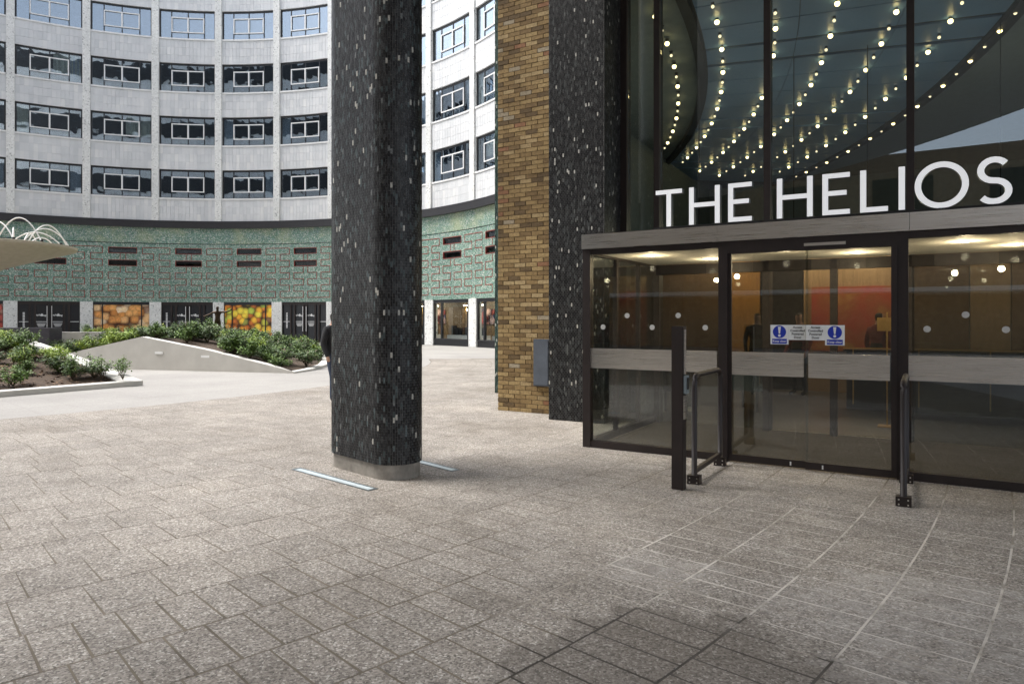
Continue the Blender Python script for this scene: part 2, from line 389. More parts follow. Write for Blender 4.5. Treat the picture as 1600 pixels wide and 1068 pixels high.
for q in slabs:
    d, bi, a, dt, x, y = q; ra, rb, wd, kd = bands[bi]
    v, f = slab_mesh(ra, rb, dt, .0032 if kd == 'a' else .0055)
    dz = random.uniform(-.0012, .0012)
    if id(q) in near:
        if bi not in pmesh:
            me = bpy.data.meshes.new('paving_slab'); me.from_pydata(v, [], f); me.materials.append(MATS['paving']); pmesh[bi] = me
        o = bpy.data.objects.new('paving_slab', pmesh[bi]); COL.objects.link(o); o.parent = bedo
        o.location = (x - CP.x, y - CP.y, dz); o.rotation_euler = (random.uniform(-.0015, .0015), random.uniform(-.0015, .0015), a + dt / 2)
    else:
        k = len(FV); ca, sa = cos(a + dt / 2), sin(a + dt / 2)
        FV += [(x - CP.x + p[0] * ca - p[1] * sa, y - CP.y + p[0] * sa + p[1] * ca, p[2] + dz) for p in v]; FF += [tuple(i + k for i in ff) for ff in f]
me = bpy.data.meshes.new('paving_slabs'); me.from_pydata(FV, [], FF)
tag(link_mesh(me, 'paving_slabs', 'paving', bedo), kind='stuff')

# ------------------------------------------------------------------ the ring building round the courtyard
ring = thing('ring_building', 'curved pale office block with rows of windows above a green mosaic base', 'building', C)
K0, K1 = -2, 10
PW = R_(1.16); half = BAY / 2; wa = half - PW / 2
def bay_ang(k): return TH0 - BAY * (k + .5)
def add_bay(me_or_o, k):
    o = me_or_o; o.rotation_euler = (0, 0, bay_ang(k)); return o
ZB = [9.95 + 3.68 * i for i in range(4)]; WH = 1.97
ZTOP = 25.0
a_min, a_max = bay_ang(K1) + half, bay_ang(K0) + half
# inner floors (dark rooms behind the glass)
bm = bmesh.new()
PB(bm, RF + 4.0, RF + 4.3, a_min, a_max, 0, ZTOP, 60)
for z in [8.3] + [zb + WH + .3 for zb in ZB]: PB(bm, RF + .32, RF + 4.0, a_min, a_max, z, z + .5, 60)
finish(bm, 'room_shell', 'interior_dark', ring)
bm = bmesh.new(); PB(bm, RF - .22, RF + .3, a_min, a_max, 7.86, 8.22, 80); PB(bm, RF - .12, RF + .3, a_min, a_max, 8.22, 8.36, 80); finish(bm, 'cornice', 'cornice', ring)
bm = bmesh.new(); PB(bm, RF, RF + .30, a_min, a_max, 6.80, 7.86, 80); finish(bm, 'base_wall_top', 'mosaic_sea_green_top', ring)
bm = bmesh.new(); PB(bm, RF + .06, RF + .30, a_min, a_max, 6.75, 6.80, 80); finish(bm, 'groove', 'cornice', ring)
bm = bmesh.new(); PB(bm, RF - .05, RF + .4, a_min, a_max, ZTOP - .2, ZTOP, 60); finish(bm, 'parapet', 'white_paint', ring)
# templates, each authored around angle 0
def frac(f): return wa - 2 * wa * f           # 0 = left edge as seen from the courtyard (larger angle is left)
def spandrel_mesh(z0, z1, rows):
    bm = bmesh.new(); PB(bm, RF + .02, RF + .30, -wa, wa, z0, z1, 8)
    nc = 15; da = 2 * wa / nc; g_ = .006 / RF; h = (z1 - z0) / rows
    for i in range(nc):
        for j in range(rows):
            PB(bm, RF, RF + .02, -wa + da * i + g_, -wa + da * (i + 1) - g_, z0 + h * j + .006, z0 + h * (j + 1) - .006, 1)
    me = bpy.data.meshes.new('spandrel'); bm.to_mesh(me); bm.free(); me.materials.append(MATS['tile_spandrel']); return me
zs = [(8.36, ZB[0] - .10, 3)] + [(ZB[i] + WH, ZB[i + 1] - .10, 3) for i in range(3)] + [(ZB[3] + WH, ZTOP - .2, 4)]
sp_me = [spandrel_mesh(*q) for q in zs]
bm = bmesh.new(); PB(bm, RF - .10, RF + .3, -PW / 2, PW / 2, 8.36, ZTOP - .2, 2); 
pil_me = bpy.data.meshes.new('pillar'); bm.to_mesh(pil_me); bm.free(); pil_me.materials.append(MATS['white_mosaic'])
bm = bmesh.new(); PB(bm, RF - .06, RF + .35, -R_(.95) , R_(.95), .0, 2.76, 2)
spil_me = bpy.data.meshes.new('shop_pillar'); bm.to_mesh(spil_me); bm.free(); spil_me.materials.append(MATS['white_mosaic'])
def win_mesh(kind):
    bm = bmesh.new(); z0, z1 = 0, WH; fr = .05 / RF
    rA, rB = RF + .10, RF + .17
    if kind == 'frame':
        PB(bm, rA, rB, -wa, wa, z1 - .12, z1, 8); PB(bm, rA, rB, -wa, wa, z0, z0 + .05, 8)
        for f in (0.0, 1.0):
            c = frac(f) + (-fr if f == 0 else fr); PB(bm, rA, rB, c - fr, c + fr, z0 + .05, z1 - .12, 1)
        for f in (.21, .5, .79): PB(bm, rA + .003, rB, frac(f) - fr * .6, frac(f) + fr * .6, z0 + .05, z1 - .12, 1)
    elif kind == 'sill':
        PB(bm, RF - .05, RF + .2, -wa, wa, -.10, -.002, 8)
    elif kind == 'casement':
        zl, zh = .215 * WH, .75 * WH; t_ = .065; ta = t_ / RF
        a0, a1 = frac(.79), frac(.21)
        PB(bm, rA - .05, rA - .004, a0, a1, zl, zl + t_, 5); PB(bm, rA - .05, rA - .004, a0, a1, zh - t_, zh, 5)
        for c in (a0 + ta / 2, a1 - ta / 2): PB(bm, rA - .05, rA - .004, c - ta / 2, c + ta / 2, zl + t_, zh - t_, 1)
        PB(bm, rA - .05, rA - .004, frac(.5) - ta * .7, frac(.5) + ta * .7, zl + t_, zh - t_, 1)
    me = bpy.data.meshes.new(kind); bm.to_mesh(me); bm.free(); return me
wf = win_mesh('frame'); wf.materials.append(MATS['frame_black'])
wsill = win_mesh('sill'); wsill.materials.append(MATS['white_paint'])
wcas = win_mesh('casement'); wcas.materials.append(MATS['white_paint'])
pane_me = []
for fa, fb in ((0, .21), (.21, .5), (.5, .79), (.79, 1)):
    bm = bmesh.new(); PB(bm, RF + .13, RF + .14, frac(fb), frac(fa), .05, WH - .12, 2)
    me = bpy.data.meshes.new('pane'); bm.to_mesh(me); bm.free(); me.materials.append(MATS['glass_window']); pane_me.append(me)
def curtain_mesh(f0, f1, z0, z1, mat, wavy=True):
    bm = bmesh.new(); n = 24; prev = None
    for i in range(n + 1):
        a = frac(f0 + (f1 - f0) * i / n); r = RF + .27 + (.035 * sin(i * 1.9) if wavy else 0)
        cur = (bm.verts.new((r * cos(a), r * sin(a), z0)), bm.verts.new((r * cos(a), r * sin(a), z1)))
        if prev: bm.faces.new((prev[0], cur[0], cur[1], prev[1]))
        prev = cur
    me = bpy.data.meshes.new('curtain'); bm.to_mesh(me); bm.free(); me.materials.append(MATS[mat]); return me
cur_me = [curtain_mesh(0, .2, .05, 1.85, 'curtain_cream'), curtain_mesh(.8, 1, .05, 1.85, 'curtain_blue'), curtain_mesh(.22, .98, .75, 1.85, 'curtain_cream', False),
          curtain_mesh(0, .2, .05, 1.85, 'curtain_blue'), curtain_mesh(.55, .98, .5, 1.85, 'curtain_cream')]
def ob(name, me, parent, rz=None, z=None):
    o = bpy.data.objects.new(name, me); COL.objects.link(o); o.parent = parent
    if rz is not None: o.rotation_euler = (0, 0, rz)
    if z is not None: o.location = (0, 0, z)
    return o
# red meander on the green wall, one per bay
XS = dict(zip('abcdefgh', [.056, .223, .304, .477, .558, .725, .805, .973]))
ZR = [3.07 + .426 * i for i in range(9)]
def fang(f): return half - BAY * f
segs = []
for lo, hi, top in (('a', 'b', 1), ('h', 'g', 1)):
    for i in range(0, 8): segs.append(('v', lo if i % 2 == 0 else hi, i, i + 1))
    for i in range(1, 8): segs.append(('h', lo, hi, i))
for lo, hi in (('d', 'c'), ('e', 'f')):
    for i in (0, 1, 2, 3, 4): segs.append(('v', lo if i % 2 == 0 else hi, i, i + 1))
    for i in (1, 2, 3, 4): segs.append(('h', lo, hi, i))
    segs.append(('v', lo, 6, 7))
segs += [('h', 'a', 'd', 0), ('h', 'e', 'h', 0)]
bm = bmesh.new(); th = .042; lw_ = .021 / RF
for q in segs:
    if q[0] == 'v': c = fang(XS[q[1]]); PB(bm, RF - .012, RF + .02, c - lw_, c + lw_, ZR[q[2]] + th / 2, ZR[q[3]] - th / 2, 1)
    else:
        a0, a1 = sorted((fang(XS[q[1]]), fang(XS[q[2]]))); PB(bm, RF - .012, RF + .02, a0 - lw_, a1 + lw_, ZR[q[3]] - th / 2, ZR[q[3]] + th / 2, 3)
for sgn in ((XS['g'], 1.0), (0.0, XS['b'])):
    a0, a1 = sorted((fang(sgn[0]), fang(sgn[1]))); PB(bm, RF - .012, RF + .02, a0, a1, ZR[8] - th / 2, ZR[8] + th / 2, 3)
mean_me = bpy.data.meshes.new('red_tile_line'); bm.to_mesh(mean_me); bm.free(); mean_me.materials.append(MATS['red_line'])
# green wall bay with two slot openings
def wall_bay():
    bm = bmesh.new(); a0, a1 = fang(XS['f']), fang(XS['c'])
    PB(bm, RF, RF + .3, -half, half, 2.76, ZR[5], 8); PB(bm, RF, RF + .3, -half, half, ZR[8], 6.75, 8); PB(bm, RF, RF + .3, a0, a1, ZR[6], ZR[7], 4)
    PB(bm, RF, RF + .3, -half, a0, ZR[5], ZR[8], 4); PB(bm, RF, RF + .3, a1, half, ZR[5], ZR[8], 4)
    me = bpy.data.meshes.new('base_wall'); bm.to_mesh(me); bm.free(); me.materials.append(MATS['mosaic_sea_green']); return me
wall_me = wall_bay()
def slot_mesh():
    bm = bmesh.new(); a0, a1 = fang(XS['f']), fang(XS['c']); h = .426; t_ = .035; ta = t_ / RF
    PB(bm, RF - .015, RF + .1, a0, a1, 0, t_, 3); PB(bm, RF - .015, RF + .1, a0, a1, h - t_, h, 3)
    PB(bm, RF - .015, RF + .1, a0, a0 + ta, t_, h - t_, 1); PB(bm, RF - .015, RF + .1, a1 - ta, a1, t_, h - t_, 1)
    me = bpy.data.meshes.new('slot_window'); bm.to_mesh(me); bm.free(); me.materials.append(MATS['red_line'])
    bm = bmesh.new(); PB(bm, RF + .10, RF + .11, a0, a1, 0.0, h, 3)
    pm = bpy.data.meshes.new('pane'); bm.to_mesh(pm); bm.free(); pm.materials.append(MATS['glass_shop'])
    bm = bmesh.new(); t2 = .03; ta = t2 / RF
    PB(bm, RF + .04, RF + .098, a0 + .035 / RF, a1 - .035 / RF, .035, .035 + t2, 3); PB(bm, RF + .04, RF + .098, a0 + .035 / RF, a1 - .035 / RF, h - .035 - 2 * t2, h - .035, 3)
    fm = bpy.data.meshes.new('frame'); bm.to_mesh(fm); bm.free(); fm.materials.append(MATS['frame_black'])
    return me, pm, fm
slot_me, slot_pane, slot_frame = slot_mesh()
# shopfront templates
def shop_door_meshes():
    A = half - R_(.95)
    bm = bmesh.new(); PB(bm, RF + .02, RF + .2, -A, A, 2.56, 2.755, 6)                              # header
    for f in (0.0, .185, .27, .47, .53, .73, .815, 1.0):
        c = A - 2 * A * f; wd_ = (.05 if f in (0, 1) else .06) / RF
        PB(bm, RF + .03, RF + .18, c - wd_, c + wd_, 0, 2.56, 1)
    PB(bm, RF + .02, RF + .2, -A, A, .0, .10, 6)
    fr = bpy.data.meshes.new('door_frame'); bm.to_mesh(fr); bm.free(); fr.materials.append(MATS['dark_bronze'])
    bm = bmesh.new(); PB(bm, RF + .10, RF + .12, -A, A, .10, 2.56, 6)
    gl = bpy.data.meshes.new('door_panel'); bm.to_mesh(gl); bm.free(); gl.materials.append(MATS['shop_dark'])
    bm = bmesh.new(); 
    for f in (.462, .538): c = A - 2 * A * f; PB(bm, RF - .03, RF - .005, c - .016 / RF, c + .016 / RF, .75, 2.45, 1)
    hd = bpy.data.meshes.new('handle'); bm.to_mesh(hd); bm.free(); hd.materials.append(MATS['white_paint'])
    # lettering and stripes
    bm = bmesh.new()
    for f0, f1 in ((.02, .17), (.28, .455), (.545, .72), (.83, .98)):
        PB(bm, RF + .078, RF + .082, A - 2 * A * f1, A - 2 * A * f0, 1.40, 1.435, 2)
    def M(f, z, rot=0):
        a = A - 2 * A * f; r_ = RF + .082
        X = Vector((sin(a), -cos(a), 0)); Z = Vector((0, 0, 1)); Nn = Vector((-cos(a), -sin(a), 0))
        m = Matrix((X, Z, Nn)).transposed().to_4x4()
        if rot: m = m @ Matrix.Rotation(rot, 4, 'Z')
        m.translation = Vector((r_ * cos(a), r_ * sin(a), z)); return m
    for f in (.368, .632):
        text_into(bm, 'Bayley', .17, M(f - .045, 1.86), 0, 'CENTER', .004); text_into(bm, '&', .24, M(f + .010, 1.86), 0, 'CENTER', .006); text_into(bm, 'Sage', .17, M(f + .055, 1.84), 0, 'CENTER', .004)
        for i, wv in enumerate((.50, .44, .40, .32)):
            a = A - 2 * A * f; PB(bm, RF + .078, RF + .082, a - wv / 2 / RF, a + wv / 2 / RF, 1.28 - .06 * i, 1.31 - .06 * i, 1)
    a = A - 2 * A * .095; 
    for i in range(11): PB(bm, RF + .078, RF + .082, a - .055 / RF, a + .055 / RF, .98 + .098 * i, 1.045 + .098 * i, 1)
    lt = bpy.data.meshes.new('lettering'); bm.to_mesh(lt); bm.free(); lt.materials.append(MATS['white_paint'])
    return fr, gl, hd, lt
sd_fr, sd_gl, sd_hd, sd_lt = shop_door_meshes()
def shop_print_meshes(mat):
    A = half - R_(.95)
    bm = bmesh.new(); PB(bm, RF + .02, RF + .2, -A, A, 2.56, 2.755, 6); PB(bm, RF + .02, RF + .2, -A, A, 0, .14, 6)
    for f in (0.0, .16, .85, 1.0):
        c = A - 2 * A * f; PB(bm, RF + .03, RF + .18, c - .03 / RF, c + .03 / RF, .14, 2.56, 1)
    fr = bpy.data.meshes.new('shop_frame'); bm.to_mesh(fr); bm.free(); fr.materials.append(MATS['frame_black'])
    bm = bmesh.new(); PB(bm, RF + .08, RF + .10, -A, A, .14, 2.56, 10)
    pr = bpy.data.meshes.new('printed_panel'); bm.to_mesh(pr); bm.free(); pr.materials.append(MATS[mat]); return fr, pr
pb = {k: shop_print_meshes(k) for k in ('print_bread', 'print_fruit', 'print_meat')}
def shop_window_meshes():
    A = half - R_(.95)
    bm = bmesh.new(); PB(bm, RF + .02, RF + .2, -A, A, 2.56, 2.755, 6); PB(bm, RF + .02, RF + .2, -A, A, .34, .42, 6)
    for f in (0.0, .2, .94, 1.0):
        c = A - 2 * A * f; PB(bm, RF + .03, RF + .18, c - .05 / RF, c + .05 / RF, .42, 2.56, 1)
    for i in range(34): c = -A + 2 * A * (i + .5) / 34; PB(bm, RF + .05, RF + .2, c - .04 / RF, c + .04 / RF, 0, .34, 1)
    fr = bpy.data.meshes.new('shop_frame'); bm.to_mesh(fr); bm.free(); fr.materials.append(MATS['frame_black'])
    bm = bmesh.new(); PB(bm, RF + .10, RF + .11, -A, A, .42, 2.56, 4); gl = bpy.data.meshes.new('pane'); bm.to_mesh(gl); bm.free(); gl.materials.append(MATS['glass_shop'])
    return fr, gl
sw_fr, sw_gl = shop_window_meshes()
# shop rooms behind
bm = bmesh.new(); PB(bm, RF + .3, RF + 4, a_min, a_max, 2.76, 2.95, 60); finish(bm, 'shop_ceiling', 'plaster_grey', ring)
rnd = random.Random(3)
SHOP = {-2: 'door', -1: 'print_meat', 0: 'door', 1: 'print_bread', 2: 'door', 3: 'print_fruit', 4: 'door', 5: 'window', 6: 'window', 7: 'window', 8: 'door2', 9: 'window'}
for k in range(K0, K1):
    a = bay_ang(k); ap = a + half
    ob('pillar', pil_me, ring, ap); ob('shop_pillar', spil_me, ring, ap)
    for me in sp_me: ob('spandrel', me, ring, a)
    ob('base_wall', wall_me, ring, a); tag(ob('red_tile_line', mean_me, ring, a), kind='stuff')
    for i in (5, 7):
        sw = ob('slot_window', slot_me, ring, a, ZR[i]); ob('pane', slot_pane, sw); ob('frame', slot_frame, sw)
    for i, zb in enumerate(ZB):
        wn_ = ob('window', wf, ring, a, zb); ob('sill', wsill, wn_); ob('casement', wcas, wn_)
        for pm in pane_me: ob('pane', pm, wn_)
        if i < 3:
            if rnd.random() < .75: ob('curtain', rnd.choice(cur_me), wn_)
            if rnd.random() < .35: ob('curtain', cur_me[1], wn_)
    kd = SHOP[k]
    if kd == 'door':
        d = ob('shop_door', sd_fr, ring, a); ob('door_panel', sd_gl, d); ob('handle', sd_hd, d); tag(ob('lettering', sd_lt, d), kind='stuff')
    elif kd.startswith('print'):
        d = ob('shop_window', pb[kd][0], ring, a); ob('printed_panel', pb[kd][1], d)
    elif kd == 'window' or kd == 'door2':
        d = ob('shop_window', sw_fr, ring, a); ob('pane', sw_gl, d)
# lit shop room in bay 7: back panel, strip light, lamp glow, dark goods
def in_shop(k, name, mat, r0, r1, f0, f1, z0, z1):
    bm = bmesh.new(); PB(bm, r0, r1, half - BAY * f1, half - BAY * f0, z0, z1, 3); o = finish(bm, name, mat, ring); o.rotation_euler = (0, 0, bay_ang(k)); return o
for k_ in (6, 7, 8):
    in_shop(k_, 'shop_back_panel', 'wood_tan', RF + 2.3, RF + 2.4, .0, 1, 0, 2.7); in_shop(k_, 'shop_picture', 'print_meat', RF + 2.2, RF + 2.26, .50, .80, 1.3, 2.2)
    in_shop(k_, 'strip_light', 'strip_glow', RF + 1.2, RF + 1.4, .42, .85, 2.40, 2.45); in_shop(k_, 'wall_lamp', 'shop_lamp', RF + 2.12, RF + 2.18, .25, .29, 2.1, 2.25)
    in_shop(k_, 'display_counter', 'white_paint', RF + .9, RF + 1.4, .15, .95, .0, .62)
    for i in range(12):
        f = .22 + .055 * i + rnd.uniform(-.01, .01); in_shop(k_, 'display_stock', 'shop_dark', RF + 1.0, RF + 1.3, f, f + .040, .62, .9 + rnd.uniform(0, .3))

# the block overhead, on pilotis: soffit, courtyard face, window bands
blk = thing('overhead_block', 'office block carried on columns over the paved entrance', 'building', C)
bm = bmesh.new(); PB(bm, 25.0, 40.5, R_(-175), R_(14), 9.5, 9.75, 80); finish(bm, 'soffit', 'soffit_white', blk)
bm = bmesh.new(); PB(bm, 25.0, 40.5, R_(-175), R_(14), 9.75, 35, 80); finish(bm, 'upper_wall', 'white_mosaic', blk)
bm = bmesh.new()
for z in (10.6, 14.2, 17.8, 21.4, 25.0, 28.6, 32.0): PB(bm, 24.92, 40.58, R_(-174.9), R_(13.9), z, z + 1.95, 60)
finish(bm, 'window_band', 'interior_dark', blk)
# brick building behind the viewer (seen only as a reflection in the entrance glass)
bb = thing('brick_building', 'brown brick building with a white canopy across the street', 'building', W(2, -24), PHI)
box('wall', 'brick_far', bb, -30, 30, -8, 0, 0, 11)
box('canopy', 'white_paint', bb, -26, 26, .01, 2.2, 2.9, 3.1)
for i in range(10): box('window', 'frame_black', bb, -27 + i * 5.6, -24 + i * 5.6, -.2, .06, 4.2, 6.4); box('window', 'frame_black', bb, -27 + i * 5.6, -24 + i * 5.6, -.2, .06, 7.4, 9.6)

# ------------------------------------------------------------------ mosaic column
def tile_mesh(path, z0, z1, pw, ph, closed_len, out=.004, gap=.0042):
    V, Fc = [], []; nc = max(1, int(round(closed_len / pw))); pw = closed_len / nc; nr = int((z1 - z0) / ph)
    for i in range(nc):
        a, b = i * pw + gap / 2, (i + 1) * pw - gap / 2
        (pa, na), (pb_, nb) = path(a), path(b); off = (ph / 2 if i % 2 else 0)
        for j in range(nr + 1):
            za = max(z0, z0 + j * ph - off) + gap / 2; zb = min(z1, z0 + (j + 1) * ph - off) - gap / 2
            if zb - za < .008: continue
            o_ = out + random.uniform(-.0008, .0012); k = len(V)
            V += [(pa.x, pa.y, za), (pb_.x, pb_.y, za), (pb_.x, pb_.y, zb), (pa.x, pa.y, zb)]
            qa, qb = pa + na * o_, pb_ + nb * o_
            V += [(qa.x, qa.y, za), (qb.x, qb.y, za), (qb.x, qb.y, zb), (qa.x, qa.y, zb)]
            Fc += [(k + 4, k + 5, k + 6, k + 7), (k, k + 1, k + 5, k + 4), (k + 1, k + 2, k + 6, k + 5), (k + 2, k + 3, k + 7, k + 6), (k + 3, k, k + 4, k + 7)]
    me = bpy.data.meshes.new('mosaic_tiles'); me.from_pydata(V, [], Fc); return me
colc = Vector((-1.455, 7.337, 0)); hl = .362; rr = .27
column = thing('mosaic_column', 'black mosaic clad column with rounded ends on a concrete plinth', 'column', colc, R_(-45))
def pill_path(r):
    L = 2 * hl; arc = pi * r
    def f(p):
        p = p % (2 * L + 2 * arc)
        if p < L: return Vector((-hl + p, -r, 0)), Vector((0, -1, 0))
        p -= L
        if p < arc: a = -pi / 2 + p / r; return Vector((hl + r * cos(a), r * sin(a), 0)), Vector((cos(a), sin(a), 0))
        p -= arc
        if p < L: return Vector((hl - p, r, 0)), Vector((0, 1, 0))
        p -= L; a = pi / 2 + p / r; return Vector((-hl + r * cos(a), r * sin(a), 0)), Vector((cos(a), sin(a), 0))
    return f, 2 * L + 2 * arc
def pill_prism(r, z0, z1, name, mat):
    f, L = pill_path(r); bm = bmesh.new(); n = 72
    lo = [bm.verts.new((*f(L * i / n)[0].xy, z0)) for i in range(n)]; hi = [bm.verts.new((*f(L * i / n)[0].xy, z1)) for i in range(n)]
    for i in range(n): bm.faces.new((lo[i], lo[(i + 1) % n], hi[(i + 1) % n], hi[i]))
    bm.faces.new(lo[::-1]); bm.faces.new(hi); return finish(bm, name, mat, column)
pill_prism(rr - .02, -.02, .155, 'plinth', 'concrete_plinth')
pill_prism(rr - .003, .15, 9.6, 'core', 'grout')
f, L = pill_path(rr - .003)
tag(link_mesh(tile_mesh(f, .15, 5.7, .0245, .056, L), 'mosaic_tiles', 'mosaic_black', column), kind='stuff')
# in-ground light strips
for px, py, qx, qy, lab in ((462, 732, 583, 765, 'long pale glass light strip set in the paving in front of the column'), (652, 720, 712, 735, 'short pale glass light strip in the paving behind the column')):
    a = Vector(((px - 800) / F * 1721.6 / (py - 498), 1721.6 / (py - 498), 0)); b = Vector(((qx - 800) / F * 1721.6 / (qy - 498), 1721.6 / (qy - 498), 0))
    d = b - a; ln = d.length; ls = thing('ground_light', lab, 'ground light', (a + b) / 2, atan2(d.y, d.x), 'light strips set in the paving beside the column')
    bm = bmesh.new()
    B(bm, -ln / 2, ln / 2, -.055, -.038, -.02, .006); B(bm, -ln / 2, ln / 2, .038, .055, -.02, .006); B(bm, -ln / 2, -ln / 2 + .03, -.038, .038, -.02, .006); B(bm, ln / 2 - .03, ln / 2, -.038, .038, -.02, .006)
    finish(bm, 'frame', 'steel_frame', ls); box('glass_cover', 'light_glass', ls, -ln / 2 + .03, ln / 2 - .03, -.038, .038, -.02, .003)

# ------------------------------------------------------------------ piers of the entrance building
SB0, NB = s_at(778, 10.25), 10.25
SM0 = s_at(857, 9.71); SM1 = s_at(944, 9.71); NM = 9.71; NG = 10.45
bp = thing('brick_pier', 'yellow brown stock brick pier beside the black mosaic pier', 'pier', W(SB0, NB), PHI)
wB = SM0 - SB0 + .05
box('mortar_core', 'mortar', bp, .006, wB, .008, 1.2, -.02, 9.6)
bl, bh, gp = .2275, .0755, .010
bmsh = {}
def brick_me(w_):
    key = round(w_, 3)
    if key not in bmsh:
        bm = bmesh.new(); B(bm, 0, w_ - gp, 0, .09, 0, bh - gp); bmesh.ops.bevel(bm, geom=bm.edges[:], offset=.003, segments=1, affect='EDGES')
        me = bpy.data.meshes.new('brick'); bm.to_mesh(me); bm.free(); me.materials.append(MATS['brick']); bmsh[key] = me
    return bmsh[key]
items = []
for j in range(int(7.5 / bh)):
    x = 0 if j % 2 == 0 else -bl / 2
    while x < wB:
        x0, x1 = max(x, 0), min(x + bl, wB)
        if x1 - x0 > .03: items.append((x0, x1 - x0, j * bh))
        x += bl
FBm = bmesh.new(); nb = 0
for x0, w_, z in items:
    if z > .0 and nb < 300 or nb < 300:
        o = ob('brick', brick_me(w_), bp); o.location = (x0 + random.uniform(-.002, .002), random.uniform(-.004, .003), z); nb += 1
    else: y = random.uniform(-.004, .003); B(FBm, x0, x0 + w_ - gp, y, .09, z, z + bh - gp)
tag(finish(FBm, 'bricks', 'brick', bp), kind='stuff')
mp = thing('mosaic_pier', 'black mosaic pier with white flecks between brick pier and glazing', 'pier', W(SM0, NM), PHI)
wM = SM1 - SM0; dM = NG - NM + .25
box('core', 'grout', mp, .004, wM - .004, .004, dM, -.02, 9.6)
def flat_path(pts):
    def f(p):
        for a, b in zip(pts, pts[1:]):
            d = b - a; L_ = d.length
            if p <= L_ + 1e-6: return a + d * (p / L_), Vector((d.y, -d.x, 0)).normalized()
            p -= L_
        return pts[-1], Vector((d.y, -d.x, 0)).normalized()
    return f, sum((b - a).length for a, b in zip(pts, pts[1:]))
f, L = flat_path([Vector((.004, .004, 0)), Vector((wM - .004, .004, 0)), Vector((wM - .004, dM, 0))])
tag(link_mesh(tile_mesh(f, 0, 7.3, .0245, .056, L), 'mosaic_tiles', 'mosaic_pier', mp), kind='stuff')
gpier = thing('green_mosaic_pier', 'dark green mosaic pier edge showing just left of the brick pier', 'pier', W(s_at(773, 12.6), 12.6), PHI)
box('core', 'grout', gpier, .004, 1.2, .004, .9, -.02, 12)
f, L = flat_path([Vector((.004, .9, 0)), Vector((.004, .004, 0)), Vector((1.2, .004, 0))])
tag(link_mesh(tile_mesh(f, 0, 9.0, .03, .06, L), 'mosaic_tiles', 'mosaic_green', gpier), kind='stuff')
cab = thing('meter_cabinet', 'blue grey metal cabinet fixed low on the brick pier', 'cabinet', W(s_at(835, 10.2), 10.2), PHI)
box('body', 'panel_blue_grey', cab, 0, .30, -.04, .045, .47, 1.26, bev=.006); box('door', 'panel_blue_grey', cab, .015, .285, -.052, -.041, .49, 1.24, bev=.003)

# ------------------------------------------------------------------ glazed front above and beside the porch
PS0, PS1, PN = -3.63, 1.49, 7.91
gf = thing('glazed_front', 'tall dark framed glass front of the lobby above the entrance porch', 'glass front', W(0, NG), PHI)
ms = [SM1 + .06, s_at(1028.5, NG), s_at(1200, NG), s_at(1422.5, NG), 1.55, 3.3, 5.1, 7.0]
for i, s_ in enumerate(ms): box('mullion', 'dark_bronze', gf, s_ - (.06 if i == 0 else .045), s_ + .045, -.09, .09, -.01, 7.4)
for i in range(len(ms) - 1):
    a, b = ms[i] + .046, ms[i + 1] - .046; inside = b > PS0 + .1 and a < PS1 - .1
    zb = 2.75 if inside else .1
    box('pane', 'glass_front', gf, a, b, -.008, .008, zb, 7.25)
    if not inside: box('bottom_rail', 'dark_bronze', gf, a, b, -.05, .05, 0, .1)
    box('transom', 'dark_bronze', gf, a, b, -.05, .05, 2.62, 2.748)

box('upper_panel', 'plaster_grey', gf, SM1, 9, -.1, .12, 7.41, 9.6)
# lobby shell
ls = bmesh.new()
def wseg(bm, p, q, z0, z1, t_=.15):
    p = Vector((*p, 0)); q = Vector((*q, 0)); d = (q - p).normalized(); nn = Vector((-d.y, d.x, 0)) * t_
    v = [bm.verts.new((*x.xy, z)) for z in (z0, z1) for x in (p, q, q + nn, p + nn)]
    for i in ((0, 1, 2, 3), (4, 5, 6, 7), (0, 1, 5, 4), (1, 2, 6, 5), (2, 3, 7, 6), (3, 0, 4, 7)): bm.faces.new([v[k] for k in i])
wseg(ls, (-6.2, 11.5), (-7.5, 12.9), 0, 7.4); wseg(ls, (-7.5, 12.9), (-8.0, 30), 0, 7.4); wseg(ls, (-8, 30), (11, 30), 0, 7.4); wseg(ls, (11, 30), (11, 10.5), 0, 7.4)
lw_o = finish(ls, 'lobby_wall', 'plaster_grey'); lw_o.rotation_euler = (0, 0, PHI); tag(lw_o, kind='structure')
LOB = [(-6.15, NG + .1), (11, NG + .1), (11, 30), (-8, 30), (-7.5, 12.9), (-6.15, 11.5)]
def lob(name, mat, z0, z1):
    bm = bmesh.new(); lo = [bm.verts.new((x, y, z0)) for x, y in LOB]; hi = [bm.verts.new((x, y, z1)) for x, y in LOB]; n = len(LOB)
    for i in range(n): bm.faces.new((lo[i], lo[(i + 1) % n], hi[(i + 1) % n], hi[i]))
    bm.faces.new(lo[::-1]); bm.faces.new(hi); o = finish(bm, name, mat); o.rotation_euler = (0, 0, PHI); return tag(o, kind='structure')
lob('lobby_floor', 'lobby_floor', -.02, .004)
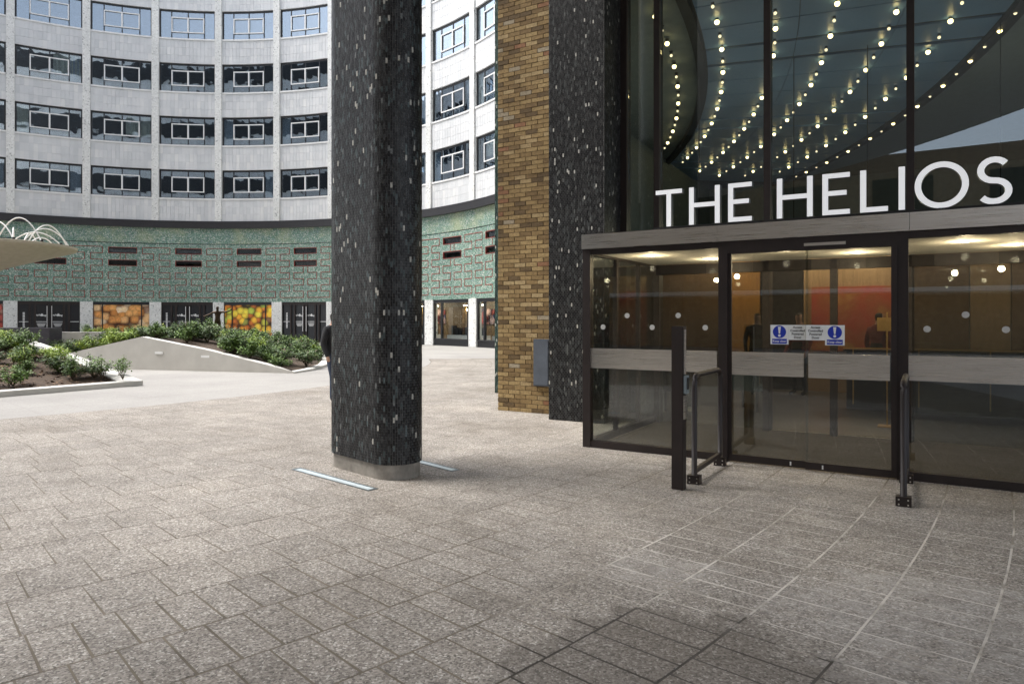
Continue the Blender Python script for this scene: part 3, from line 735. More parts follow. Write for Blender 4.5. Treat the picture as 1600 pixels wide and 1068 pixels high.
# ceiling with arcs of bulbs
co = lob('lobby_ceiling', 'plaster_grey', 7.21, 7.245)
def in_lobby(x, y):
    s_ = U.x * x + U.y * y; n_ = N.x * x + N.y * y; return NG + .25 < n_ < 29.5 and -7.4 < s_ < 10.5
inv = Matrix.Rotation(-PHI, 4, 'Z')
bm = bmesh.new(); PB(bm, 30.2, 35.55, R_(-26), R_(14), 7.195, 7.205, 60)
bk = finish(bm, 'ceiling_slot', 'slot_dark', co)
bm = bmesh.new(); PB(bm, 30.02, 30.2, R_(-26), R_(14), 7.08, 7.2, 60); PB(bm, 35.55, 35.78, R_(-26), R_(14), 7.08, 7.2, 60); bd = finish(bm, 'ceiling_band', 'slot_dark', co)
for o in (bk, bd): o.matrix_parent_inverse = inv; o.location = CC
tb = []; a0 = -28.75
edges = [-19 + d for d in (-9.75, -7.95, -5.95, -3.95, -2.0, 0, 1.8, 3.8, 5.8, 7.75, 9.75, 11.55, 13.55, 15.55, 17.5, 19.5, 21.3, 23.3, 25.3)]
thick = {-19 + d for d in (-9.75, -7.95, 0, 1.8, 9.75, 11.55, 19.5, 21.3)}
for a, b in zip(edges, edges[1:]):
    if a < -26.5: continue
    for ra, rb in ((30.25, 32.0), (32.0, 33.75), (33.75, 35.5)):
        bm = bmesh.new(); ga = R_(.13 if a in thick else .035); gb = R_(.13 if b in thick else .035)
        PB(bm, ra + .008, rb - .008, R_(a) + ga, R_(b) - gb, 7.15, 7.19, 4)
        o = finish(bm, 'ceiling_panel', 'ceiling_panel', co); o.matrix_parent_inverse = inv; o.location = CC
bm = bmesh.new(); bmesh.ops.create_uvsphere(bm, u_segments=10, v_segments=6, radius=.045)
bulb_me = bpy.data.meshes.new('bulb'); bm.to_mesh(bulb_me); bm.free(); bulb_me.materials.append(MATS['bulb_glow'])
bm = bmesh.new(); bmesh.ops.create_uvsphere(bm, u_segments=10, v_segments=6, radius=.03)
bulb2 = bpy.data.meshes.new('bulb'); bm.to_mesh(bulb2); bm.free(); bulb2.materials.append(MATS['bulb_dim'])
for me in (bulb_me, bulb2):
    for p in me.polygons: p.use_smooth = True
bm = bmesh.new(); lathe(bm, [(.030, .03), (.030, .075), (.05, .09)], 10)
cap_me = bpy.data.meshes.new('bulb_holder'); bm.to_mesh(cap_me); bm.free(); cap_me.materials.append(MATS['slot_dark'])
for k in range(7):
    rk = 29.57 + 1.009 * k
    for j in range(22):
        a = R_(-23.1 + 1.285 * j); x = CC.x + rk * cos(a); y = CC.y + rk * sin(a)
        if not in_lobby(x, y): continue
        o = ob('bulb', bulb_me if (j + k) % 2 == 0 else bulb2, co); o.matrix_parent_inverse = inv; o.location = (x, y, 7.08)
        o2 = ob('bulb_holder', cap_me, o)
# lower lobby: wood wall, artwork, counter
sc_ = thing('lobby_screen', 'row of wood panels behind the reception inside the lobby', 'screen', W(0, 16.5), PHI)
q_ = [-7.5] + [s_at(x, 16.5) for x in (1130, 1188, 1255, 1412, 1515, 1580)] + [6.5]
for a, b, mt in zip(q_, q_[1:], ('wood_brown', 'wood_orange', 'counter_dark', 'wood_tan', 'wood_brown', 'wood_tan', 'wood_brown')):
    box('panel', mt, sc_, a + .01, b - .01, 0, .12, 0, 3.0)
art = box('wall_artwork', 'artwork', None, s_at(1268, 16.42), s_at(1398, 16.42), 0, .06, .9, 2.3); art.location = W(0, 16.42); art.rotation_euler = (0, 0, PHI)
tag(art, 'blurred red and orange artwork on the lobby wall behind the doors', 'artwork')
ct = thing('reception_counter', 'dark reception counter with a thin brass rail inside the lobby', 'counter', W(0, 13.6), PHI)
box('body', 'counter_dark', ct, -1.2, 6.5, 0, .7, 0, 1.02); box('top', 'counter_dark', ct, -1.25, 6.55, -.04, .74, 1.02, 1.06); box('brass_rail', 'brass', ct, -1.25, 6.55, -.05, -.03, 1.075, 1.095)
for i in range(8): box('brass_upright', 'brass', ct, -1.1 + i, -1.08 + i, -.05, -.03, .1, 1.074)
st = thing('brass_sign', 'small brass plate on a thin stand behind the right door', 'sign', W(s_at(1386, 11.6), 11.6), PHI)
box('plate', 'brass', st, -.13, .13, -.01, .01, 1.42, 1.62); box('stand', 'brass', st, -.01, .01, .011, .025, .02, 1.70); box('foot', 'brass', st, -.12, .12, -.1, .12, .004, .02)

# ------------------------------------------------------------------ entrance porch
po = thing('entrance_porch', 'glazed entrance porch with steel fascia and sliding doors', 'porch', W(PS0, PN), PHI)
PWd = PS1 - PS0; PD = NG - PN - .1; d1, d2 = 1.68, 3.44
fas = bmesh.new(); xs = [-.06, 1.62, 3.5, PWd + .06]
for a, b in zip(xs, xs[1:]):
    o = box('fascia', 'brushed_steel', po, a + .002, b - .002, -.07, -.04, 2.47, 2.65)
o = box('fascia', 'brushed_steel', po, -.06, -.03, -.038, PD, 2.47, 2.65)
box('roof', 'dark_bronze', po, -.028, PWd + .05, -.038, PD, 2.50, 2.66)
box('ceiling', 'porch_ceiling', po, .03, PWd - .03, .06, PD - .05, 2.43, 2.498)
box('floor_mat', 'mat_floor', po, .06, PWd - .06, .05, PD + .1, -.01, .003)
for s_ in (0, d1, d2, PWd): box('post', 'dark_bronze', po, s_ - .05, s_ + .05, -.05, .05, -.01, 2.47)
for a, b in ((.05, d1 - .05), (d2 + .05, PWd - .05)):
    box('bottom_rail', 'dark_bronze', po, a, b, -.04, .04, 0, .085); box('top_rail', 'dark_bronze', po, a, b, -.04, .04, 2.40, 2.47)
    p = box('pane', 'glass_porch', po, a, b, -.006, .006, .085, 2.40)
    rl = box('steel_band', 'brushed_steel', p, a + .0, b - .02, -.035, -.012, .99, 1.235)
    bm = bmesh.new(); n = 5
    for i in range(n):
        disc(bm, (a + (b - a) * (i + .5) / n, -.009, 1.50 + .14 * (i % 2)), (1, 0, 0), (0, 0, 1), .032, 14)
    finish(bm, 'dot', 'dot_grey', p)
box('door_header', 'dark_bronze', po, d1 + .05, d2 - .05, -.05, .05, 2.33, 2.47)
box('door_operator', 'brushed_steel', po, d1 + .85, d1 + 1.25, -.062, -.052, 2.37, 2.40)
def notice(flip):
    bm = bmesh.new(); sx = -1 if flip else 1
    Mx = lambda x, z: Matrix(((1, 0, 0, x), (0, 0, -1, -.0062), (0, 1, 0, z), (0, 0, 0, 1)))
    B(bm, 0 if flip else -.185, .185 if flip else 0, -.003, 0, -.105, .105, 0)      # symbol half
    B(bm, -.185 if flip else .001, -.001 if flip else .185, -.003, 0, -.055, .105, 0)   # text half
    cx = .092 * (1 if flip else -1)
    disc(bm, (cx, -.0042, .03), (1, 0, 0), (0, 0, 1), .068, 28, 1)
    B(bm, cx - .075, cx + .075, -.0045, -.003, -.097, -.045, 1)
    f = bm.faces.new([bm.verts.new((cx + x, -.0055, .03 + z)) for x, z in ((-.007, -.018), (.007, -.018), (.015, .055), (-.015, .055))]); f.material_index = 0
    disc(bm, (cx, -.0055, .03 - .040), (1, 0, 0), (0, 0, 1), .014, 14, 0)
    text_into(bm, 'Keep clear', .032, Mx(cx, -.071), 0, 'CENTER', .0006)
    tx = -.092 * (1 if flip else -1)
    for i, w_ in enumerate(('Access', 'Controlled', 'Powered', 'Door')): text_into(bm, w_, .033, Mx(tx, .080 - .036 * i), 2, 'CENTER', .0009)
    me = bpy.data.meshes.new('notice'); bm.to_mesh(me); bm.free()
    for m in ('sign_white', 'sign_blue', 'sign_ink'): me.materials.append(MATS[m])
    return me
for a, b, y, right in ((d1 + .05, d1 + .885, .0, False), (d1 + .865, d2 - .05, -.035, True)):
    d = thing('door', None, None); d.parent = po
    d.location = (a, y - .012, 0)
    wd_ = b - a
    box('door_glass', 'glass_porch', d, 0, wd_, -.006, .006, .09, 2.33)
    box('bottom_rail', 'dark_bronze', d, 0, wd_, -.02, .02, .012, .09)
    if right: box('stile', 'dark_bronze', d, wd_ - .05, wd_, -.018, .018, .09, 2.33)
    else: box('stile', 'dark_bronze', d, 0, .04, -.018, .018, .09, 2.33)
    box('steel_band', 'brushed_steel', d, .05 if not right else .03, wd_ - .04 if not right else wd_ - .06, -.038, -.012, .98, 1.235, bev=.003)
    box('lock', 'white_paint', d, (wd_ - .18) if not right else .16, (wd_ - .165) if not right else .175, -.024, -.0205, .03, .07)
    nt = ob('notice', notice(right), d); nt.location = ((wd_ - .195) if not right else .19, -.007, 1.43)
# porch side and inner screen
box('bottom_rail', 'dark_bronze', po, -.04, .04, .051, PD, 0, .085); box('top_rail', 'dark_bronze', po, -.04, .04, .051, PD, 2.40, 2.47)
for y in (.9, 1.75): box('side_post', 'dark_bronze', po, -.03, .03, y - .03, y + .03, .085, 2.40)
p = box('pane', 'glass_porch', po, -.006, .006, .051, PD, .085, 2.40)
bm = bmesh.new()
for i in range(7): disc(bm, (-.009, .25 + i * .33, 1.50 + .14 * (i % 2)), (0, 1, 0), (0, 0, 1), .03, 14)
finish(bm, 'dot', 'dot_grey', p)
p = box('pane', 'glass_porch', po, PWd - .006, PWd + .006, .051, PD, .085, 2.40)
for s_ in (.06, d1, d1 + .88, d2, PWd - .06): box('inner_post', 'dark_bronze', po, s_ - .045, s_ + .045, PD - .05, PD + .05, 0, 2.42)
box('inner_header', 'dark_bronze', po, .06, PWd - .06, PD - .05, PD + .05, 2.28, 2.425)
for a, b in ((.11, d1 - .05), (d2 + .05, PWd - .11)): box('inner_pane', 'glass_porch', po, a, b, PD - .005, PD + .005, 0.02, 2.28)
def downlight(parent, x, y, z, power):
    bm = bmesh.new(); lathe(bm, [(.036, -.004), (.036, .006)], 16); o = finish(bm, 'downlight', 'downlight_glow', parent); o.location = (x, y, z)
    ld = bpy.data.lights.new('downlight', 'POINT'); ld.energy = power; ld.color = (1, .80, .52); ld.shadow_soft_size = .04
    lo_ = bpy.data.objects.new('downlight_lamp', ld); COL.objects.link(lo_); lo_.parent = o; lo_.location = (0, 0, -.16)
for x, y in ((.55, .8), (1.1, 1.7), (2.2, .9), (2.9, 1.7), (4.0, .9), (4.5, 1.6)): downlight(po, x, y, 2.426, 5)
for s_, n_, pw in ((-4.4, 15.6, 45), (-2.4, 15.7, 24), (-1.0, 15.7, 34), (1.2, 15.6, 12), (2.6, 15.6, 26)):
    pl = thing('lobby_pendant', 'small round lobby downlight on a thin rod above the wood panels', 'lamp', W(s_, n_, 3.4), PHI, 'lobby downlights over the wood panels')
    box('rod', 'slot_dark', pl, -.008, .008, -.008, .008, .03, 3.75); downlight(pl, 0, 0, 0, pw)
# letters standing on the fascia
sg = thing('letter_sign', 'white raised letters reading THE HELIOS standing on the steel fascia', 'sign', W(PS0, PN, 2.65), PHI)
box('base_rail', 'slot_dark', sg, .85, 4.45, -.03, .06, .012, .03)
LH = .43; LW = .056; LD = .085; LZ = .035
def lt_at(px): return s_at(px, PN - .02) - PS0
def letter(nm, px0, px1):
    x0, x1 = lt_at(px0), lt_at(px1); w_ = x1 - x0; bm = bmesh.new(); y0, y1 = -.03, -.03 + LD
    def bar(a, b, c, d): B(bm, a, b, y0, y1, LZ + c, LZ + d)
    def stroke(pts):
        n = len(pts); rows = []
        for i, (x, z) in enumerate(pts):
            xa, za = pts[max(i - 1, 0)]; xb, zb = pts[min(i + 1, n - 1)]; dx, dz = xb - xa, zb - za; l = hypot(dx, dz) or 1; nx, nz = -dz / l * LW / 2, dx / l * LW / 2
            rows.append([bm.verts.new(q) for q in ((x + nx, y0, z + nz), (x - nx, y0, z - nz), (x - nx, y1, z - nz), (x + nx, y1, z + nz))])
        for i in range(n - 1):
            for j in range(4): bm.faces.new((rows[i][j], rows[i][(j + 1) % 4], rows[i + 1][(j + 1) % 4], rows[i + 1][j]))
        if (Vector(pts[0]) - Vector(pts[-1])).length > 1e-4: bm.faces.new(rows[0]); bm.faces.new(rows[-1][::-1])
    t_ = LW
    if nm == 'T': bar(x0, x1, LH - t_ * .9, LH); bar((x0 + x1 - t_) / 2, (x0 + x1 + t_) / 2, 0, LH - t_ * .9 - .0005)
    if nm == 'H': bar(x0, x0 + t_, 0, LH); bar(x1 - t_, x1, 0, LH); bar(x0 + t_ + .0005, x1 - t_ - .0005, LH * .46, LH * .46 + t_ * .9)
    if nm == 'E':
        bar(x0, x0 + t_, 0, LH)
        for z, e in ((0, 0), (LH * .46, .03), (LH - t_ * .9, 0)): bar(x0 + t_ + .0005, x1 - e, z, z + t_ * .9)
    if nm == 'L': bar(x0, x0 + t_, 0, LH); bar(x0 + t_ + .0005, x1, 0, t_ * .9)
    if nm == 'I': bar(x0, x0 + t_, 0, LH)
    if nm == 'O':
        cx, cz = (x0 + x1) / 2, LZ + LH / 2; ra = w_ / 2 - LW / 2; rz_ = LH / 2 + .012 - LW / 2
        stroke([(cx + ra * cos(2 * pi * i / 48), cz + rz_ * sin(2 * pi * i / 48)) for i in range(49)])
    if nm == 'S':
        cx = (x0 + x1) / 2; q = (LH + .02 - LW) / 4; rx = w_ / 2 - LW / 2; pts = []
        for i in range(15): a = R_(35 + (270 - 35) * i / 14); pts.append((cx + rx * .93 * cos(a), LZ - .01 + LW / 2 + 3 * q + q * sin(a)))
        for i in range(1, 15): a = R_(90 - (90 + 145) * i / 14); pts.append((cx + rx * cos(a), LZ - .01 + LW / 2 + q + q * sin(a)))
        stroke(pts)
    bm.normal_update()
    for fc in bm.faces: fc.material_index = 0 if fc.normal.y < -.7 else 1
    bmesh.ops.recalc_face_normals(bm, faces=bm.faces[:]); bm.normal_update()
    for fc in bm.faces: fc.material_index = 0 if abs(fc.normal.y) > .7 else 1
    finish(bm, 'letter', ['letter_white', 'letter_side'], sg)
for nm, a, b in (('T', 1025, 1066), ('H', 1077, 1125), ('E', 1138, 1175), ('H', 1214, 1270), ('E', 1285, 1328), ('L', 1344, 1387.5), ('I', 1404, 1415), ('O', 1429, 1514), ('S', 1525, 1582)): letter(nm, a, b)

# access post and guard rails
pp = Vector((1.575, 6.50, 0)); ap_ = thing('access_post', 'dark square post with a card reader in front of the porch', 'post', pp, PHI)
box('post', 'dark_bronze', ap_, -.055, .055, -.055, .055, -.01, 1.53, bev=.004); box('cap_strip', 'brushed_steel', ap_, .0555, .062, -.03, .02, 1.08, 1.50)
box('card_reader', 'plaster_grey', ap_, .0555, .085, -.045, .045, .90, 1.07, bev=.004); box('reader_face', 'slot_dark', ap_, .0855, .09, -.03, .03, .94, 1.05); box('button_plate', 'brushed_steel', ap_, .0555, .064, -.04, .04, .66, .88)
def guard(x, y, lab):
    o = thing('guard_rail', lab, 'guard rail', (x, y, 0), PHI, 'hooped guard rails beside the sliding doors')
    L_ = .98; H_ = 1.05; r_ = .1
    pts = [(0, 0, .02), (0, 0, H_ - r_)] + [(0, r_ - r_ * cos(a), H_ - r_ + r_ * sin(a)) for a in (R_(22), R_(45), R_(67))] + [(0, r_, H_), (0, L_ - r_, H_)] + [(0, L_ - r_ + r_ * sin(a), H_ - r_ + r_ * cos(a)) for a in (R_(22), R_(45), R_(67))] + [(0, L_, H_ - r_), (0, L_, .02)]
    bm = bmesh.new(); tube(bm, pts, .027, 10); finish(bm, 'hoop', 'dark_bronze', o, True)
    box('lower_bar', 'dark_bronze', o, -.018, .018, .03, L_ - .03, .10, .145)
    for y_ in (0, L_):
        b_ = box('base_plate', 'dark_bronze', o, -.06, .06, y_ - .045, y_ + .045, .0, .085)
        bm = bmesh.new()
        for dx in (-.035, .035):
            for dz in (.02, .06): disc(bm, (dx, y_ - .047, dz), (1, 0, 0), (0, 0, 1), .007, 8)
        finish(bm, 'bolt', 'brushed_steel', b_)
guard(1.775, 6.70, 'hooped dark guard rail just behind the access post'); guard(3.355, 5.90, 'hooped dark guard rail end-on beside the right door')

# ------------------------------------------------------------------ people
def seg_dist(c, a, b):
    d = b - a; k = (c - a).dot(d) / max(1e-6, d.length_squared)
    return (c - a - d * max(0.0, min(1.0, k))).length
def person(name, label, loc, rz, pose, mats, group=None, cat='person', scale=1.0):
    """pose: joints -> (x, y, z, radius); one continuous skinned mesh"""
    J = pose; names = list(J); idx = {n: i for i, n in enumerate(names)}
    E_ = [('pel', 'waist'), ('waist', 'chest'), ('chest', 'neck'), ('neck', 'jaw'), ('jaw', 'head'), ('head', 'crown')]
    for s_ in 'LR': E_ += [('chest', 'sh' + s_), ('sh' + s_, 'el' + s_), ('el' + s_, 'wr' + s_), ('wr' + s_, 'ha' + s_), ('pel', 'hip' + s_), ('hip' + s_, 'kn' + s_), ('kn' + s_, 'an' + s_), ('an' + s_, 'toe' + s_)]
    me = bpy.data.meshes.new(name); me.from_pydata([J[n][:3] for n in names], [(idx[a], idx[b]) for a, b in E_], [])
    o = bpy.data.objects.new(name, me); COL.objects.link(o)
    o.modifiers.new('skin', 'SKIN'); me.skin_vertices or me.attributes
    sk = me.skin_vertices[0].data
    for n in names:
        r_ = J[n][3]; sk[idx[n]].radius = r_ if isinstance(r_, tuple) else (r_, r_); sk[idx[n]].use_root = (n == 'pel')
    sb = o.modifiers.new('sub', 'SUBSURF'); sb.levels = 2; sb.render_levels = 2
    dg = bpy.context.evaluated_depsgraph_get(); m2 = bpy.data.meshes.new_from_object(o.evaluated_get(dg)); m2.name = name
    bpy.data.objects.remove(o)
    for m in mats: m2.materials.append(MATS[m])         # 0 top, 1 trousers, 2 skin, 3 hair, 4 shoe
    P = {n: Vector(J[n][:3]) for n in names}
    for p in m2.polygons:
        c = p.center; p.use_smooth = True
        best = min((seg_dist(c, P[a], P[b]), a, b) for a, b in E_)
        a, b = best[1], best[2]; k = 0
        if a[:3] == 'hip' or (a[:2] == 'kn'): k = 1
        if a == 'pel': k = 1
        if a[:2] == 'an': k = 4
        if a in ('neck', 'jaw', 'head'): k = 2
        if a[:2] == 'wr': k = 2
        if a in ('head', 'jaw', 'neck') and len(mats) > 3:
            h = P['head']; f_ = Vector((0, -1, 0))
            if c.z > h.z + .035 or ((c - h).dot(f_) < .0 and c.z > h.z - .08): k = 3
        p.material_index = k
    o = bpy.data.objects.new(name, m2); COL.objects.link(o); o.location = loc; o.rotation_euler = (0, 0, rz); o.scale = (scale,) * 3
    return tag(o, label, cat, group)
def standing(arm=0.0, stride=.05, coat=0.0):
    p = dict(pel=(0, 0, .95, (.15 + coat * .03, .115)), waist=(0, .0, 1.10, (.145 + coat * .03, .105)), chest=(0, 0, 1.32, (.165 + coat * .02, .115)), neck=(0, .01, 1.48, .055), jaw=(0, -.015, 1.56, .066), head=(0, -.01, 1.645, (.078, .095)), crown=(0, .005, 1.72, (.06, .07)))
    for s_, k in (('L', 1), ('R', -1)):
        p['sh' + s_] = (.185 * k, .01, 1.40, .062 + coat * .015); p['el' + s_] = (.245 * k, .03, 1.12, .050 + coat * .015); p['wr' + s_] = (.25 * k, -.04 - arm, .88, .034); p['ha' + s_] = (.25 * k, -.07 - arm, .79, (.022, .040))
        p['hip' + s_] = (.095 * k, 0, .88, .095); p['kn' + s_] = (.105 * k, -.02 + stride * k, .50, .062); p['an' + s_] = (.11 * k, .03 + stride * 1.5 * k, .085, .043); p['toe' + s_] = (.125 * k, -.13 + stride * 1.5 * k, .035, (.04, .03))
    return p
person('person', 'person in black jacket and dark jeans half hidden behind the column', ((521.5 - 800) / F * 13.2, 13.2, 0), R_(60), standing(.05, .06, 1.0), ['cloth_black', 'cloth_denim', 'skin', 'hair_dark', 'shoe_dark'])
for px, n_, rz, lab, m in ((1183, 15.2, .4, 'dark clothed person left of the artwork in the lobby', 'cloth_black'), (1249, 15.4, -.5, 'long haired person in maroon by the lobby artwork', 'cloth_maroon'), (1373, 15.3, 2.6, 'person in dark red standing right of the lobby artwork', 'cloth_maroon')):
    person('person', lab, W(s_at(px, n_), n_, .004), PHI + rz, standing(.1, .02), [m, 'cloth_black', 'skin', 'hair_dark', 'shoe_dark'], 'people inside the lobby')
sit = dict(pel=(0, 0, .52, (.16, .13)), waist=(0, .06, .70, (.14, .11)), chest=(0, .05, .95, (.165, .115)), neck=(0, .02, 1.11, .055), jaw=(0, -.02, 1.18, .064), head=(0, -.02, 1.265, (.078, .095)), crown=(0, 0, 1.34, (.06, .07)))
for s_, k in (('L', 1), ('R', -1)):
    sit['sh' + s_] = (.185 * k, .05, 1.03, .06); sit['el' + s_] = (.24 * k, -.02, .78, .048); sit['wr' + s_] = (.15 * k, -.24, .70, .034); sit['ha' + s_] = (.11 * k, -.32, .69, (.022, .04))
    sit['hip' + s_] = (.10 * k, -.05, .50, .092); sit['kn' + s_] = (.12 * k, -.46, .50, .066); sit['an' + s_] = (.13 * k, -.48, .085, .044); sit['toe' + s_] = (.14 * k, -.64, .035, (.04, .03))
def chair(loc, rz, lab, mat):
    o = thing('lobby_chair', lab, 'chair', loc, rz, 'lounge chairs in the lobby')
    box('seat', mat, o, -.28, .28, -.26, .26, .34, .44, bev=.03); box('backrest', mat, o, -.29, .29, .22, .32, .40, .98, bev=.04)
    for x in (-.24, .24):
        for y in (-.22, .24): box('leg', 'dark_bronze', o, x - .018, x + .018, y - .018, y + .018, 0, .34)
s0 = s_at(1056, 11.9)
chair(W(s0, 11.95, .004), PHI + .5, 'chair under the seated person seen through the porch glass', 'cloth_black')
person('person', 'person seated in grey trousers seen through the left porch glass', W(s0, 11.9, .004), PHI + .5, sit, ['cloth_black', 'cloth_grey', 'skin', 'hair_dark', 'white_paint'], 'people inside the lobby')
chair(W(s_at(1172, 12.6), 12.6, .004), PHI + 2.9, 'empty teal lounge chair seen through the left door', 'teal_cloth')

# ------------------------------------------------------------------ courtyard planters
def planter(name, lab, pts, cz, rim=.28, facemat='planter_face'):
    """pts: (x, y, h) outline; soil rises to the centre cz"""
    o = thing(name, lab, 'planter', (0, 0, 0)); P = [Vector((x, y, h)) for x, y, h in pts]; n = len(P)
    c = sum(P, Vector()) / n
    inn = []
    for i in range(n):
        d1_ = (P[i] - P[i - 1]).xy.normalized(); d2_ = (P[(i + 1) % n] - P[i]).xy.normalized()
        n1 = Vector((-d1_.y, d1_.x)); n2 = Vector((-d2_.y, d2_.x)); b_ = (n1 + n2).normalized(); k = rim / max(.35, b_.dot(n1))
        inn.append(Vector((P[i].x + b_.x * k, P[i].y + b_.y * k, P[i].z)))
    bm = bmesh.new()
    lo = [bm.verts.new((p.x, p.y, -.03)) for p in P]; hi = [bm.verts.new(p) for p in P]
    for i in range(n): bm.faces.new((lo[i], lo[(i + 1) % n], hi[(i + 1) % n], hi[i]))
    finish(bm, 'wall', facemat, o)
    bm = bmesh.new(); hi = [bm.verts.new(p + Vector((0, 0, .004))) for p in P]; ii = [bm.verts.new(p + Vector((0, 0, .004))) for p in inn]; dn = [bm.verts.new(p - Vector((0, 0, .2))) for p in inn]
    for i in range(n):
        j = (i + 1) % n; bm.faces.new((hi[i], hi[j], ii[j], ii[i])); bm.faces.new((ii[i], ii[j], dn[j], dn[i]))
    finish(bm, 'rim', 'white_concrete', o)
    bm = bmesh.new(); cv = bm.verts.new((c.x, c.y, cz)); iv = [bm.verts.new(p - Vector((0, 0, .03))) for p in inn]
    for i in range(n): bm.faces.new((iv[i], iv[(i + 1) % n], cv))
    bmesh.ops.subdivide_edges(bm, edges=bm.edges[:], cuts=3, use_grid_fill=True)
    for v in bm.verts: v.co.z += random.uniform(-.015, .02)
    so_ = finish(bm, 'soil', 'soil', o, True)
    tris = [(inn[i] - Vector((0, 0, .03)), inn[(i + 1) % n] - Vector((0, 0, .03)), Vector((c.x, c.y, cz))) for i in range(n)]
    return o, tris
def sample(tris, n, rg):
    ar = [((b - a).cross(c - a)).length for a, b, c in tris]; out = []
    for _ in range(n):
        a, b, c = rg.choices(tris, ar)[0]; u_, v_ = rg.random(), rg.random()
        if u_ + v_ > 1: u_, v_ = 1 - u_, 1 - v_
        out.append(a + (b - a) * u_ + (c - a) * v_)
    return out
PM = [(-17.5, 23.6, .0), (-15.2, 22.95, .35), (-13.9, 22.55, .62), (-11.8, 21.9, 1.03), (-9.4, 21.2, .64), (-7.25, 20.62, .20), (-6.45, 20.4, .03), (-6.2, 21.4, .05), (-6.25, 23.2, .07), (-6.75, 25.6, .10), (-7.8, 29.0, .2), (-10, 31.0, .4), (-14, 31.5, .7), (-17.5, 28.5, .5)]
plM, trM = planter('concrete_planter', 'wedge shaped pale concrete planter with two slot lights in the courtyard', PM, .85)
for px, pz in ((249, .53), (321.5, .44)):
    k = (px - 800) / F; # intersect with front wall line
    a = Vector((-13.9, 22.55)) if px < 232 else Vector((-11.8, 21.9)); b = Vector((-6.45, 20.4)); d = b - a
    t_ = (k * a.y - a.x) / (d.x - k * d.y); p = a + d * t_
    o = box('slot_light', 'strip_glow' if False else 'white_paint', plM, -.15, .15, -.03, .01, -.035, .035); o.location = (p.x, p.y, pz); o.rotation_euler = (0, 0, atan2(d.y, d.x))
PL = [(-16, 8.6, .10), (-10.6, 14.05, .10), (-8.95, 16.7, .10), (-10.6, 17.85, .40), (-13.9, 20.0, .98), (-17, 20.6, 1.0), (-22, 17, .8), (-22, 10, .3)]
plL, trL = planter('concrete_planter', 'low pointed planter with bark mulch at the left edge', PL, .62, .42)
# far low walls
fw = box('low_wall', 'white_concrete', None, 0, 6.3, 0, .4, -.02, 1.02); fw.location = (-20.2, 30.2, 0); fw.rotation_euler = (0, 0, R_(3)); tag(fw, 'long low white wall behind the planters', 'wall')
dw = box('stone_block', 'purple_stone', None, -3.5, 0, 0, .8, -.02, 1.22, bev=.01); dw.location = (-19.6, 29.2, 0); tag(dw, 'dark purple stone block at the left below the shop doors', 'stone block')
bw = box('low_bench', 'white_concrete', None, 0, 3.4, 0, .5, -.02, .62, bev=.01); bw.location = (-16.9, 25.4, 0); bw.rotation_euler = (0, 0, R_(-6)); tag(bw, 'low pale concrete ledge between the two planters', 'ledge')
# mulch chips
rg = random.Random(5); V, Fc = [], []
for p in sample(trL, 5200, rg):
    if p.y > 19.5 and rg.random() < .5: continue
    L_ = rg.uniform(.02, .055); a = rg.uniform(0, 6.28); tl = rg.uniform(-.6, .6); d = Vector((cos(a), sin(a), tl)) * L_; e = Vector((-sin(a), cos(a), rg.uniform(-.5, .5))) * L_ * .45; k = len(V); p = p + Vector((0, 0, .02))
    V += [tuple(p - d - e), tuple(p + d - e), tuple(p + d + e), tuple(p - d + e)]; Fc.append((k, k + 1, k + 2, k + 3))
me = bpy.data.meshes.new('bark_mulch'); me.from_pydata(V, [], Fc); tag(link_mesh(me, 'bark_mulch', 'mulch'), 'loose brown bark mulch over the left planter', 'mulch', kind='stuff')
# shrubs
def shrub_meshes(kind, seed):
    rg = random.Random(seed); V, Fc = [], []; SV, SF = bmesh.new(), None
    n = {'broad': 800, 'lime': 650, 'sprig': 190}[kind]; R0 = {'broad': .42, 'lime': .34, 'sprig': .26}[kind]; H0 = {'broad': .50, 'lime': .48, 'sprig': .62}[kind]
    ns = {'broad': 14, 'lime': 12, 'sprig': 6}[kind]; tips = []
    for i in range(ns):
        a = rg.uniform(0, 6.28); q = rg.random() ** .6; top = Vector((R0 * q * cos(a), R0 * q * sin(a), H0 * (1 - .45 * q * q) * rg.uniform(.75, 1.1))); tips.append(top)
        tube(SV, [(0, 0, 0), tuple(top * .5 + Vector((0, 0, .05))), tuple(top)], [.008, .006, .003], 4)
    for i in range(n):
        tp = rg.choice(tips); f_ = rg.uniform(.35, 1.05) ** .7; p = tp * f_ + Vector((rg.gauss(0, .055), rg.gauss(0, .055), rg.gauss(0, .04)))
        a = rg.uniform(0, 6.28); L_ = rg.uniform(.026, .052) * (1.25 if kind == 'lime' else 1.0); wd_ = L_ * (.28 if kind == 'lime' else .45)
        d = Vector((cos(a), sin(a), rg.uniform(-.2, .9))).normalized(); sd_ = d.cross(Vector((rg.uniform(-.5, .5), rg.uniform(-.5, .5), 1))).normalized(); k = len(V)
        V += [tuple(p - d * L_), tuple(p + sd_ * wd_ - Vector((0, 0, .004))), tuple(p + d * L_), tuple(p - sd_ * wd_ - Vector((0, 0, .004)))]; Fc += [(k, k + 1, k + 2), (k, k + 2, k + 3)]
    lm = bpy.data.meshes.new('foliage'); lm.from_pydata(V, [], Fc); sm = bpy.data.meshes.new('stem'); SV.to_mesh(sm); SV.free()
    lm.materials.append(MATS[{'broad': 'leaf_dark', 'lime': 'leaf_lime', 'sprig': 'leaf_mid'}[kind]]); sm.materials.append(MATS['stem']); return lm, sm
SM = {k: [shrub_meshes(k, s_) for s_ in (11, 12, 13)] for k in ('broad', 'lime', 'sprig')}
broad_mid = []
